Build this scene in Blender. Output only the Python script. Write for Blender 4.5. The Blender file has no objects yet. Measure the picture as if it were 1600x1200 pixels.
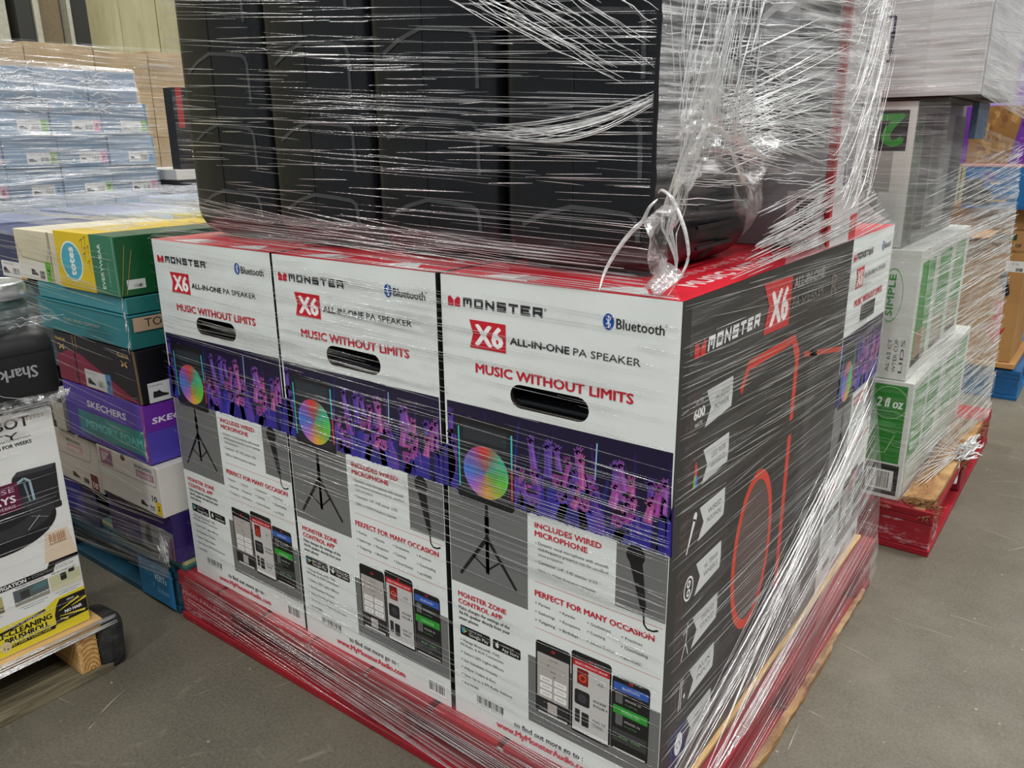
import bpy, bmesh, math, random
import numpy as np
from mathutils import Vector, Matrix
from mathutils.geometry import tessellate_polygon

SC = bpy.context.scene
COL = SC.collection
R = math.radians

# ------------------------------------------------------------------ camera
def camera():
    f, cx, cy, cz, yaw, pit, rol = 1253.63, .4108, -.8837, .9628 + .13, -.6491, .2954, -.0106
    cyw, syw, cp, sp = math.cos(yaw), math.sin(yaw), math.cos(pit), math.sin(pit)
    fwd = Vector((syw * cp, cyw * cp, -sp)); right = Vector((cyw, -syw, 0)); up = right.cross(fwd)
    cr, sr = math.cos(rol), math.sin(rol)
    r2 = right * cr + up * sr; u2 = -right * sr + up * cr
    cam = bpy.data.cameras.new('camera'); o = bpy.data.objects.new('camera', cam); COL.objects.link(o)
    m = Matrix((r2, u2, -fwd)).transposed().to_4x4(); m.translation = (cx, cy, cz)
    o.matrix_world = m
    cam.sensor_width = 36; cam.lens = f * 36 / 1600; cam.clip_start = .02
    SC.camera = o
camera()

# ------------------------------------------------------------------ world, lamps, exposure
SC.view_settings.view_transform = 'Standard'
SC.view_settings.look = 'None'
SC.view_settings.exposure = 0.0
SC.view_settings.gamma = 1.0
SC.view_settings.use_curve_mapping = False
w = bpy.data.worlds.new('World'); SC.world = w; w.use_nodes = True
w.node_tree.nodes['Background'].inputs[0].default_value = (.86, .93, 1.0, 1)
w.node_tree.nodes['Background'].inputs[1].default_value = .27

def lamp(x, y, z, sx, sy, power, col=(1, .985, .95), rz=0):
    l = bpy.data.lights.new('high_bay_light', 'AREA'); l.shape = 'RECTANGLE'; l.size = sx; l.size_y = sy
    l.energy = power; l.color = col
    o = bpy.data.objects.new('high_bay_light', l); COL.objects.link(o); o.location = (x, y, z); o.rotation_euler = (0, 0, rz)
for (x, y, p) in ((-1.9, -2.9, 52), (2.4, -2.2, 140), (5.0, 1.2, 140), (-5.0, -1.2, 55), (1.0, 2.6, 110), (-3.2, 3.2, 90), (4.6, 5.4, 110), (-6.0, 2.2, 70), (.8, -5.8, 125), (.2, 7.0, 100)):
    lamp(x, y, 5.2, .4, 1.4, p * 1.5)
SC.cycles.transparent_max_bounces = 40
SC.cycles.max_bounces = 7
SC.cycles.diffuse_bounces = 3
SC.cycles.glossy_bounces = 4
SC.cycles.caustics_reflective = False
SC.cycles.caustics_refractive = False
SC.cycles.sample_clamp_indirect = 4.0

# ------------------------------------------------------------------ colour and materials
def lin(c):
    return tuple(((v / 255) / 12.92 if v / 255 <= .04045 else ((v / 255 + .055) / 1.055) ** 2.4) for v in c)

class NT:
    def __init__(s, name):
        s.m = bpy.data.materials.new(name); s.m.use_nodes = True; s.t = s.m.node_tree; s.t.nodes.clear()
        s.out = s.n('ShaderNodeOutputMaterial')
    def n(s, typ, **kw):
        nd = s.t.nodes.new(typ)
        for k, v in kw.items():
            if k.startswith('i_'):
                key = k[2:].replace('_', ' ')
                nd.inputs[key].default_value = v
            else: setattr(nd, k, v)
        return nd
    def l(s, a, b): s.t.links.new(a, b)
    def coord(s, kind='Object', scale=(1, 1, 1), rot=(0, 0, 0)):
        tc = s.n('ShaderNodeTexCoord'); mp = s.n('ShaderNodeMapping')
        mp.inputs['Scale'].default_value = scale; mp.inputs['Rotation'].default_value = rot
        s.l(tc.outputs[kind], mp.inputs[0]); return mp.outputs[0]
    def noise(s, vec, scale, detail=4, rough=.55, dist=0):
        n = s.n('ShaderNodeTexNoise'); n.inputs['Scale'].default_value = scale; n.inputs['Detail'].default_value = detail
        n.inputs['Roughness'].default_value = rough; n.inputs['Distortion'].default_value = dist
        s.l(vec, n.inputs['Vector']); return n.outputs['Fac']
    def ramp(s, fac, stops):
        r = s.n('ShaderNodeValToRGB'); e = r.color_ramp.elements
        while len(e) < len(stops): e.new(.5)
        for k, (p, c) in enumerate(stops):
            e[k].position = p; e[k].color = (*c, 1) if len(c) == 3 else c
        s.l(fac, r.inputs[0]); return r.outputs[0]
    def mix(s, fac, a, b, mode='MIX'):
        m = s.n('ShaderNodeMix', data_type='RGBA', blend_type=mode)
        for sock, v in ((m.inputs[0], fac), (m.inputs[6], a), (m.inputs[7], b)):
            if hasattr(v, 'links'): s.l(v, sock)
            elif isinstance(v, (int, float)): sock.default_value = v
            else: sock.default_value = (*v, 1)
        return m.outputs[2]
    def math(s, op, a, b=0, clamp=False):
        m = s.n('ShaderNodeMath', operation=op, use_clamp=clamp)
        for sock, v in ((m.inputs[0], a), (m.inputs[1], b)):
            if hasattr(v, 'links'): s.l(v, sock)
            else: sock.default_value = v
        return m.outputs[0]
    def principled(s, color, rough=.5, bump=None, bstr=.3, bdist=.002, spec=.5, metal=0):
        p = s.n('ShaderNodeBsdfPrincipled'); p.inputs['Specular IOR Level'].default_value = spec; p.inputs['Metallic'].default_value = metal
        for sock, v in ((p.inputs['Base Color'], color), (p.inputs['Roughness'], rough)):
            if hasattr(v, 'links'): s.l(v, sock)
            elif isinstance(v, (int, float)): sock.default_value = v
            else: sock.default_value = (*v, 1)
        if bump is not None:
            b = s.n('ShaderNodeBump'); b.inputs['Strength'].default_value = bstr; b.inputs['Distance'].default_value = bdist
            s.l(bump, b.inputs['Height']); s.l(b.outputs[0], p.inputs['Normal'])
        s.l(p.outputs[0], s.out.inputs[0]); return p

def mat_card():        # printed carton board: the colour of every face or printed shape is in its colour attribute
    t = NT('printed_card'); a = t.n('ShaderNodeAttribute', attribute_name='Col')
    v = t.coord('Object'); n = t.noise(v, 9, 5, .6); n2 = t.noise(v, 260, 2)
    d = t.ramp(n, [(.3, (.86, .86, .85)), (.62, (1, 1, 1))])
    c = t.mix(.5, a.outputs['Color'], d, 'MULTIPLY')
    t.principled(c, .42, t.math('ADD', n, t.math('MULTIPLY', n2, .05)), .25, .004, .45)
    return t.m
def mat_kraft(name='kraft_board', a=(160, 118, 72), b=(180, 138, 86), c3=(134, 94, 56)):
    t = NT(name); v = t.coord('Object'); n = t.noise(v, 5, 5); v2 = t.coord('Object', (1, 1, 90)); n2 = t.noise(v2, 3, 2)
    c = t.ramp(n, [(.3, lin(a)), (.7, lin(b))])
    c = t.mix(t.math('MULTIPLY', n2, .25), c, lin(c3))
    t.principled(c, .75, n, .3, .003, .2); return t.m
def mat_wood(name, a, b, c3, scale=(2, 22, 22), wear=None):
    t = NT(name); v = t.coord('Object', scale); n = t.noise(v, 3.2, 8, .62, .8); v2 = t.coord('Object'); n2 = t.noise(v2, 7, 6, .65)
    c = t.ramp(n, [(.3, lin(a)), (.5, lin(b)), (.72, lin(c3))])
    if wear: c = t.mix(t.ramp(n2, [(.56, (0, 0, 0)), (.66, (1, 1, 1))]), c, lin(wear))
    t.principled(c, .72, t.math('ADD', n, n2), .5, .002, .25); return t.m
def mat_paint(name, col, dark, wear, worn=(.62, .7)):
    t = NT(name); v = t.coord('Object'); n = t.noise(v, 9, 8, .7, .3); v2 = t.coord('Object', (1.5, 14, 14)); n2 = t.noise(v2, 5, 6, .65); n3 = t.noise(v, 3, 3)
    c = t.mix(t.ramp(n3, [(.35, (0, 0, 0)), (.65, (1, 1, 1))]), lin(col), lin(dark))
    c = t.mix(t.ramp(t.math('MULTIPLY', t.math('ADD', n, n2), .5), [(worn[0], (0, 0, 0)), (worn[1], (1, 1, 1))]), c, lin(wear))
    t.principled(c, .5, t.math('ADD', n, n2), .6, .0025, .4); return t.m
def mat_plain(name, col, rough=.5, spec=.5, metal=0, nscale=30, bstr=.15):
    t = NT(name); v = t.coord('Object'); n = t.noise(v, nscale, 4)
    c = t.mix(t.ramp(n, [(.35, (0, 0, 0)), (.7, (1, 1, 1))]), lin(col), tuple(x * .8 for x in lin(col)))
    t.principled(c, rough, n, bstr, .001, spec, metal); return t.m
def mat_floor():
    t = NT('worn_concrete'); v = t.coord('Object'); n = t.noise(v, 1.7, 8, .62, .2); n2 = t.noise(v, 9, 8, .7); n3 = t.noise(v, 160, 4, .7)
    c = t.ramp(n, [(.28, lin((72, 68, 59))), (.5, lin((94, 89, 78))), (.72, lin((116, 110, 97)))])
    c = t.mix(t.ramp(n2, [(.38, (0, 0, 0)), (.68, (.7, .7, .7))]), c, lin((80, 75, 63)))
    c = t.mix(t.ramp(n3, [(.35, (0, 0, 0)), (.75, (.5, .5, .5))]), c, lin((134, 128, 114)))
    # pale flecks and hairline scuffs worn into the slab
    vo = t.n('ShaderNodeTexVoronoi', feature='DISTANCE_TO_EDGE'); vo.inputs['Scale'].default_value = 1.9; vw = t.n('ShaderNodeMix', data_type='VECTOR'); vw.inputs[0].default_value = .12
    nn = t.n('ShaderNodeTexNoise'); nn.inputs['Scale'].default_value = 3; t.l(v, nn.inputs['Vector']); t.l(v, vw.inputs[4]); t.l(nn.outputs['Color'], vw.inputs[5]); t.l(vw.outputs[1], vo.inputs['Vector'])
    crack = t.ramp(vo.outputs['Distance'], [(0, (1, 1, 1)), (.006, (0, 0, 0))])
    c = t.mix(t.math('MULTIPLY', t.math('MULTIPLY', crack, .35), t.ramp(n2, [(.5, (0, 0, 0)), (.6, (1, 1, 1))])), c, lin((165, 158, 142)))
    vf = t.n('ShaderNodeTexVoronoi', feature='F1'); vf.inputs['Scale'].default_value = 24; t.l(v, vf.inputs['Vector'])
    fl = t.ramp(vf.outputs['Distance'], [(.05, (1, 1, 1)), (.075, (0, 0, 0))])
    c = t.mix(t.math('MULTIPLY', fl, t.ramp(t.noise(v, 4, 2), [(.5, (0, 0, 0)), (.62, (.8, .8, .8))])), c, lin((190, 184, 168)))
    rg = t.ramp(n2, [(.3, (.42,) * 3), (.7, (.62,) * 3)])
    t.principled(c, rg, t.math('ADD', n2, t.math('MULTIPLY', n3, .6)), .35, .003, .4); return t.m
def mat_film(name, sx, sy, gain=1.0, tint=(1, 1, 1), base=.06, sharp=(.46, .66), diff=.5):
    # clear stretch film: layers build up in streaks (UV is in metres: u along the pull)
    t = NT(name); tc = t.n('ShaderNodeTexCoord'); mp = t.n('ShaderNodeMapping'); mp.inputs['Scale'].default_value = (sx, sy, 1)
    t.l(tc.outputs['UV'], mp.inputs[0]); n = t.noise(mp.outputs[0], 1.0, 6, .62, .35)
    mp2 = t.n('ShaderNodeMapping'); mp2.inputs['Scale'].default_value = (sx * 3.1, sy * 2.6, 1); mp2.inputs['Rotation'].default_value = (0, 0, R(6)); t.l(tc.outputs['UV'], mp2.inputs[0])
    n2 = t.noise(mp2.outputs[0], 1.0, 4, .6, .2)
    at = t.n('ShaderNodeAttribute', attribute_name='dens')
    st = t.ramp(n, [(sharp[0], (0, 0, 0)), (sharp[1], (1, 1, 1))]); st2 = t.ramp(n2, [(.5, (0, 0, 0)), (.68, (1, 1, 1))])
    f = t.math('MULTIPLY', t.math('ADD', t.math('MULTIPLY', st, .75), t.math('MULTIPLY', st2, .4)), gain)
    f = t.math('MULTIPLY', t.math('ADD', f, base), at.outputs['Fac'], clamp=True)
    b = t.n('ShaderNodeBump'); b.inputs['Strength'].default_value = 1.0; b.inputs['Distance'].default_value = .004
    t.l(t.math('ADD', n, t.math('MULTIPLY', n2, .5)), b.inputs['Height'])
    g = t.n('ShaderNodeBsdfGlossy'); g.inputs['Roughness'].default_value = .13; g.inputs['Color'].default_value = (.95, .95, .95, 1); t.l(b.outputs[0], g.inputs['Normal'])
    d = t.n('ShaderNodeBsdfDiffuse'); d.inputs['Color'].default_value = (*tint, 1); t.l(b.outputs[0], d.inputs['Normal'])
    tl = t.n('ShaderNodeBsdfTranslucent'); tl.inputs['Color'].default_value = (*tint, 1)
    m1 = t.n('ShaderNodeMixShader'); m1.inputs[0].default_value = .35; t.l(d.outputs[0], m1.inputs[1]); t.l(tl.outputs[0], m1.inputs[2])
    m2 = t.n('ShaderNodeMixShader'); m2.inputs[0].default_value = diff; t.l(g.outputs[0], m2.inputs[1]); t.l(m1.outputs[0], m2.inputs[2])
    tr = t.n('ShaderNodeBsdfTransparent'); m3 = t.n('ShaderNodeMixShader'); t.l(f, m3.inputs[0]); t.l(tr.outputs[0], m3.inputs[1]); t.l(m2.outputs[0], m3.inputs[2])
    t.l(m3.outputs[0], t.out.inputs[0]); return t.m
def mat_crease(name, clear, diff, rough=.22):
    t = NT(name); v = t.coord('Object', (8, 8, 30)); n = t.noise(v, 2.2, 3)
    g = t.n('ShaderNodeBsdfGlossy'); g.inputs['Roughness'].default_value = rough; g.inputs['Color'].default_value = (1, 1, 1, 1)
    d = t.n('ShaderNodeBsdfDiffuse'); d.inputs['Color'].default_value = (.92, .93, .93, 1)
    m2 = t.n('ShaderNodeMixShader'); m2.inputs[0].default_value = diff; t.l(g.outputs[0], m2.inputs[1]); t.l(d.outputs[0], m2.inputs[2])
    f = t.math('MULTIPLY', t.ramp(n, [(.35, (.35,) * 3), (.62, (1, 1, 1))]), 1 - clear)
    tr = t.n('ShaderNodeBsdfTransparent'); m3 = t.n('ShaderNodeMixShader'); t.l(f, m3.inputs[0]); t.l(tr.outputs[0], m3.inputs[1]); t.l(m2.outputs[0], m3.inputs[2])
    t.l(m3.outputs[0], t.out.inputs[0]); return t.m
def mat_panel():
    t = NT('painted_steel_cladding'); v = t.coord('Object', (1, 1, .25)); n = t.noise(v, 2.2, 6, .6); n2 = t.noise(t.coord('Object', (4, 4, .5)), 3, 4)
    c = t.ramp(n, [(.3, lin((150, 144, 108))), (.7, lin((190, 184, 148)))]); c = t.mix(t.ramp(n2, [(.55, (0, 0, 0)), (.75, (.5, .5, .5))]), c, lin((128, 112, 74)))
    t.principled(c, .6, n, .2, .004, .3); return t.m

CARD = mat_card(); KRAFT = mat_kraft(); KRAFTB = mat_kraft('beige_board', (166, 142, 108), (190, 168, 132), (140, 118, 88)); FLOOR = mat_floor(); PANEL = mat_panel()
DARKPOST = mat_plain('dark_steel', (38, 38, 32), .6); POST = mat_plain('drab_steel', (112, 98, 72), .6); POSTL = mat_plain('pale_steel', (170, 168, 150), .6)
RAW = mat_wood('raw_pine', (176, 132, 78), (206, 166, 108), (226, 192, 138))
RAWX = mat_wood('raw_pine_crosswise', (176, 132, 78), (206, 166, 108), (226, 192, 138), (22, 2, 22))
GREYW = mat_wood('weathered_wood', (72, 66, 52), (110, 102, 82), (146, 138, 112), (22, 2, 22), wear=(86, 92, 80))
ROT = mat_wood('blackened_wood', (24, 26, 26), (42, 44, 44), (78, 76, 70), (5, 5, 5))
SPLINT = mat_wood('splintered_wood', (96, 56, 36), (150, 112, 74), (186, 152, 106), (8, 3, 30))
RED = mat_paint('red_pallet_paint', (160, 26, 40), (122, 18, 30), (206, 150, 130), (.60, .66))
REDW = mat_paint('scuffed_red_paint', (168, 34, 48), (120, 22, 34), (200, 168, 176), (.53, .62))
BLUE = mat_paint('blue_pallet_paint', (26, 104, 158), (14, 74, 122), (150, 160, 130), (.6, .68))
BLUED = mat_plain('teal_dark_pallet', (14, 70, 92), .6)
BLACKP = mat_plain('black_moulded_plastic', (22, 24, 28), .28, .5, nscale=400, bstr=.25)
BLACKM = mat_plain('black_matte_plastic', (20, 20, 21), .5)
TRIM = mat_plain('grey_plastic_trim', (72, 74, 76), .4)
SILVER = mat_plain('brushed_silver', (196, 200, 200), .3, .5, .8)
GREENGL = mat_plain('dark_green_plastic', (36, 62, 60), .3)
FILM = mat_film('stretch_film', 3.0, 95, 1.0)
FILMD = mat_film('stretch_film_layered', 4.0, 80, 1.15, (.97, .97, .98), .22, (.40, .62), .62)
FILMC = mat_film('stretch_film_crumpled', 34, 60, 1.2, (1, 1, 1), .10, (.48, .62), .45)
FILMS = mat_film('stretch_film_skirt', 2.2, 60, .8, (.95, .93, .93), .25, (.42, .7), .6)
CREASE = mat_crease('film_crease_shine', .25, .22)
CREASEW = mat_crease('film_crease_white', .12, .5, .3)

# ------------------------------------------------------------------ object helpers
def tag(o, label=None, cat=None, group=None, kind=None):
    for k, v in (('label', label), ('category', cat), ('group', group), ('kind', kind)):
        if v: o[k] = v
    return o
def empty(name, loc=(0, 0, 0), rz=0, **kw):
    o = bpy.data.objects.new(name, None); COL.objects.link(o); o.location = loc; o.rotation_euler = (0, 0, rz); o.empty_display_size = .05
    return tag(o, **kw)
def link(name, me, mat, parent=None, **kw):
    o = bpy.data.objects.new(name, me); COL.objects.link(o)
    if mat is not None and not me.materials:
        for m in (mat if isinstance(mat, (list, tuple)) else [mat]): me.materials.append(m)
    if parent is not None: o.parent = parent
    return tag(o, **kw)
def mesh_np(name, V, F, smooth=False):
    me = bpy.data.meshes.new(name)
    V = np.asarray(V, dtype=np.float32); F = np.asarray(F, dtype=np.int32)
    me.vertices.add(len(V)); me.vertices.foreach_set('co', V.ravel())
    k = F.shape[1]; me.loops.add(F.size); me.loops.foreach_set('vertex_index', F.ravel())
    me.polygons.add(len(F)); me.polygons.foreach_set('loop_start', np.arange(0, F.size, k, dtype=np.int32))
    me.update(calc_edges=True)
    if smooth: me.polygons.foreach_set('use_smooth', np.ones(len(F), dtype=bool))
    return me
def box_mesh(name, x0, x1, y0, y1, z0, z1, bev=.0, cols=None, jig=0, seed=0):
    bm = bmesh.new(); rnd = random.Random(seed)
    m = bmesh.ops.create_cube(bm, size=1)
    for v in m['verts']:
        v.co = Vector(((x0 + x1) / 2 + v.co.x * (x1 - x0), (y0 + y1) / 2 + v.co.y * (y1 - y0), (z0 + z1) / 2 + v.co.z * (z1 - z0)))
        if jig: v.co += Vector((rnd.uniform(-jig, jig), rnd.uniform(-jig, jig), rnd.uniform(-jig, jig)))
    if bev: bmesh.ops.bevel(bm, geom=bm.edges[:], offset=bev, segments=2, profile=.6, affect='EDGES')
    bm.normal_update()
    me = bpy.data.meshes.new(name)
    if cols is not None:
        # cols: dict of axis letters f(-y) b(+y) l(-x) r(+x) t d ; default 'a'
        lay = bm.loops.layers.float_color.new('Col')
        for f in bm.faces:
            n = f.normal; k = max((n.x, 'r'), (-n.x, 'l'), (n.y, 'b'), (-n.y, 'f'), (n.z, 't'), (-n.z, 'd'))[1]
            c = lin(cols.get(k, cols['a']))
            for lp in f.loops: lp[lay] = (*c, 1)
    bm.to_mesh(me); bm.free()
    return me
def part_box(name, parent, x0, x1, y0, y1, z0, z1, mat, bev=.002, cols=None, **kw):
    jig = kw.pop('jig', 0); seed = kw.pop('seed', 0)
    return link(name, box_mesh(name, x0, x1, y0, y1, z0, z1, bev, cols, jig, seed), mat, parent, **kw)

# ------------------------------------------------------------------ printing on faces
_tc = {}
def glyphs(s, bold=0.0):
    key = (s, bold)
    if key in _tc: return _tc[key]
    cu = bpy.data.curves.new('t', 'FONT'); cu.body = s; cu.size = 1; cu.resolution_u = 2; cu.offset = bold; cu.fill_mode = 'FRONT'
    ob = bpy.data.objects.new('t', cu); me = ob.to_mesh()
    vs = [(v.co.x, v.co.y) for v in me.vertices]; fs = [tuple(p.vertices) for p in me.polygons]
    ob.to_mesh_clear(); bpy.data.objects.remove(ob); bpy.data.curves.remove(cu)
    _tc[key] = (vs, fs); return _tc[key]
CAP = .70
class Print:
    """flat print on a face: u right, v up, in metres from the face's lower left corner"""
    def __init__(s): s.v = []; s.f = []; s.c = []
    def add(s, pts, faces, col, layer):
        b = len(s.v); s.v += [(p[0], p[1], layer) for p in pts]
        for f in faces: s.f.append([b + i for i in f]); s.c.append(col)
    def poly(s, pts, col, layer=1):
        tr = tessellate_polygon([[Vector((p[0], p[1], 0)) for p in pts]])
        s.add(pts, [t for t in tr], col, layer)
    def rect(s, u0, v0, u1, v1, col, layer=1): s.add([(u0, v0), (u1, v0), (u1, v1), (u0, v1)], [(0, 1, 2, 3)], col, layer)
    def rrect(s, u0, v0, u1, v1, r, col, layer=1):
        pts = []
        for cx, cy, a in ((u1 - r, v1 - r, 0), (u0 + r, v1 - r, 90), (u0 + r, v0 + r, 180), (u1 - r, v0 + r, 270)):
            for k in range(5): pts.append((cx + r * math.cos(R(a + k * 22.5)), cy + r * math.sin(R(a + k * 22.5))))
        s.add(pts, [tuple(range(20))], col, layer)
    def ell(s, cu, cv, ru, rv, col, layer=1, n=24, a0=0, a1=360):
        pts = [(cu + ru * math.cos(R(a0 + (a1 - a0) * k / n)), cv + rv * math.sin(R(a0 + (a1 - a0) * k / n))) for k in range(n + (a1 - a0 != 360))]
        if a1 - a0 != 360: pts.append((cu, cv))
        s.add(pts, [tuple(range(len(pts)))], col, layer)
    def line(s, pts, wd, col, layer=1):
        for (a, b) in zip(pts[:-1], pts[1:]):
            dx, dy = b[0] - a[0], b[1] - a[1]; L = math.hypot(dx, dy) or 1; nx, ny = -dy / L * wd / 2, dx / L * wd / 2
            s.add([(a[0] - nx, a[1] - ny), (b[0] - nx, b[1] - ny), (b[0] + nx, b[1] + ny), (a[0] + nx, a[1] + ny)], [(0, 1, 2, 3)], col, layer)
    def taper(s, a, b, wa, wb, col, layer=1):
        dx, dy = b[0] - a[0], b[1] - a[1]; L = math.hypot(dx, dy) or 1; nx, ny = -dy / L / 2, dx / L / 2
        s.add([(a[0] - nx * wa, a[1] - ny * wa), (b[0] - nx * wb, b[1] - ny * wb), (b[0] + nx * wb, b[1] + ny * wb), (a[0] + nx * wa, a[1] + ny * wa)], [(0, 1, 2, 3)], col, layer)
    def ring(s, cu, cv, r0, r1, cols, layer=1, sv=1.0):
        n = len(cols)
        for k in range(n):
            p = []
            for j in range(4): a = R(90 + 360 * (k + j / 3) / n); p.append((cu + r1 * math.cos(a), cv + sv * r1 * math.sin(a)))
            for j in range(3, -1, -1): a = R(90 + 360 * (k + j / 3) / n); p.append((cu + r0 * math.cos(a), cv + sv * r0 * math.sin(a)))
            s.add(p, [(0, 1, 6, 7), (1, 2, 5, 6), (2, 3, 4, 5)], cols[k], layer)
    def text(s, t, u, v, h, col, w=None, bold=0.0, layer=3, rot=0, slant=0, al='l'):
        vs, fs = glyphs(t)
        if not vs: return
        x0 = min(p[0] for p in vs); x1 = max(p[0] for p in vs)
        sy = h / CAP; sx = (w / (x1 - x0)) if w else sy
        wid = (x1 - x0) * sx; off = 0 if al == 'l' else (-wid / 2 if al == 'c' else -wid)
        cr, sr = math.cos(R(rot)), math.sin(R(rot)); out = []
        for p in vs:
            x = (p[0] - x0) * sx + off + slant * p[1] * sy; y = p[1] * sy
            out.append((u + x * cr - y * sr, v + x * sr + y * cr))
        s.add(out, fs, col, layer)
        if bold:
            d = min(bold, .03) * h * 2.5
            for q, (a, b) in enumerate(((d, 0), (-d, 0), (0, d * .6), (0, -d * .6))): s.add([(p[0] + a, p[1] + b) for p in out], fs, col, layer + .15 * (q + 1))
    def barcode(s, u0, v0, u1, v1, n=26, seed=1, col=(30, 30, 30), layer=3):
        rr = random.Random(seed); st = (u1 - u0) / n
        for k in range(n): 
            ww = st * rr.choice((.3, .5, .8)); s.rect(u0 + k * st, v0, u0 + k * st + ww, v1, col, layer)
    def build(s, name, parent, O, U, V, lift=.0003, mat=None, **kw):
        O, U, V = Vector(O), Vector(U).normalized(), Vector(V).normalized(); N = U.cross(V)
        me = bpy.data.meshes.new(name)
        me.from_pydata([O + U * p[0] + V * p[1] + N * (lift + .00005 * p[2]) for p in s.v], [], s.f)
        at = me.color_attributes.new('Col', 'FLOAT_COLOR', 'CORNER')
        arr = np.empty((len(me.loops), 4), dtype=np.float32); k = 0; cache = {}
        for f, c in zip(s.f, s.c):
            q = cache.get(c) or cache.setdefault(c, (*lin(c), 1)); arr[k:k + len(f)] = q; k += len(f)
        at.data.foreach_set('color', arr.ravel())
        return link(name, me, mat or CARD, parent, **kw)

def faces_of(x0, x1, y0, y1, z0, z1):
    return {'f': ((x0, y0, z0), (1, 0, 0), (0, 0, 1)), 'r': ((x1, y0, z0), (0, 1, 0), (0, 0, 1)),
            't': ((x0, y0, z1), (1, 0, 0), (0, 1, 0)), 'l': ((x0, y1, z0), (0, -1, 0), (0, 0, 1)), 'b': ((x1, y1, z0), (-1, 0, 0), (0, 0, 1))}
def carton(name, label, cat, x0, x1, y0, y1, z0, z1, cols, group=None, bev=.002, rz=0, mat=None, jig=0, seed=0):
    """an Empty at the base of the thing with a body; returns (root, faces in the root's frame)"""
    cx, cy = (x0 + x1) / 2, (y0 + y1) / 2; a, b = (x1 - x0) / 2, (y1 - y0) / 2; h = z1 - z0
    e = empty(name, (cx, cy, z0), rz, label=label, cat=cat, group=group)
    part_box('carton_body', e, -a, a, -b, b, 0, h, mat or CARD, bev, cols, jig=jig, seed=seed)
    return e, faces_of(-a, a, -b, b, 0, h)

# ------------------------------------------------------------------ film helpers
_rs = np.random.RandomState(11)
def sheet(name, parent, fn, ns, nt, mat, dens=.5, wr=.0015, ls=1.0, lt=1.0, seed=0, ridge=26, **kw):
    """fn(s,t)->point; wrinkles run along s. dens: number or fn(s,t)"""
    rs = np.random.RandomState(seed); S = np.linspace(0, 1, ns); T = np.linspace(0, 1, nt)
    P = np.array([[fn(a, b) for b in T] for a in S], dtype=float)
    dS = np.gradient(P, axis=0); dT = np.gradient(P, axis=1); N = np.cross(dS, dT); N /= (np.linalg.norm(N, axis=2, keepdims=True) + 1e-9)
    ss, tt = np.meshgrid(S, T, indexing='ij'); H = np.zeros_like(ss)
    for k in range(ridge):
        t0 = rs.rand(); wd = rs.uniform(.004, .02) / lt; s0 = rs.rand(); sw = rs.uniform(.08, .5); sl = rs.uniform(-.06, .06)
        H += rs.uniform(.3, 1) * np.exp(-((tt - t0 - sl * (ss - s0)) / wd) ** 2) * np.exp(-((ss - s0) / sw) ** 2)
    P = P + N * (H * wr)[..., None]
    idx = np.arange(ns * nt).reshape(ns, nt)
    F = np.stack([idx[:-1, :-1], idx[1:, :-1], idx[1:, 1:], idx[:-1, 1:]], -1).reshape(-1, 4)
    me = mesh_np(name, P.reshape(-1, 3), F, True)
    uv = me.uv_layers.new(name='UVMap'); U = np.stack([ss * ls + seed * 3.3, tt * lt], -1).reshape(-1, 2)
    uv.data.foreach_set('uv', U[F.ravel()].astype(np.float32).ravel())
    D = np.array([[dens(a, b) if callable(dens) else dens for b in T] for a in S], dtype=np.float32).ravel()
    at = me.attributes.new('dens', 'FLOAT', 'POINT'); at.data.foreach_set('value', D)
    return link(name, me, mat, parent, **kw)
def quad(a, b, c, d, sag=0, nrm=(0, 0, 0)):
    a, b, c, d = (np.array(p, float) for p in (a, b, c, d)); nrm = np.array(nrm, float)
    return lambda s, t: (a * (1 - s) + b * s) * (1 - t) + (d * (1 - s) + c * s) * t + nrm * sag * 4 * t * (1 - t)
def creases(name, parent, paths, mat, sides=4, **kw):
    """tapered spindles: each path (points, radius)"""
    V = []; F = []; b = 0
    for pts, r in paths:
        pts = np.asarray(pts, float); n = len(pts); tg = np.gradient(pts, axis=0); tg /= (np.linalg.norm(tg, axis=1, keepdims=True) + 1e-9)
        up = np.array([0, 0, 1.0]); 
        if abs(tg[:, 2]).mean() > .8: up = np.array([1.0, .4, 0])
        a = np.cross(tg, up); a /= (np.linalg.norm(a, axis=1, keepdims=True) + 1e-9); c = np.cross(a, tg)
        rad = r * np.sin(np.linspace(.12, math.pi - .12, n)) ** .6
        for k in range(sides):
            an = 2 * math.pi * k / sides + .6
            V.append(pts + (a * math.cos(an) + c * math.sin(an)) * rad[:, None])
        i = np.arange(n - 1)
        for k in range(sides):
            k2 = (k + 1) % sides
            F.append(np.stack([b + k * n + i, b + k * n + i + 1, b + k2 * n + i + 1, b + k2 * n + i], -1))
        b += sides * n
    me = mesh_np(name, np.concatenate(V), np.concatenate(F), True)
    return link(name, me, mat, parent, kind='stuff', **kw)
def bendy(a, b, n=7, wob=.002, rs=_rs):
    a, b = np.array(a, float), np.array(b, float); t = np.linspace(0, 1, n)[:, None]
    p = a * (1 - t) + b * t; w = rs.normal(0, wob, (n, 3)); w[0] = w[-1] = 0
    return p + w * np.array([.3, .3, 1])
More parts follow.
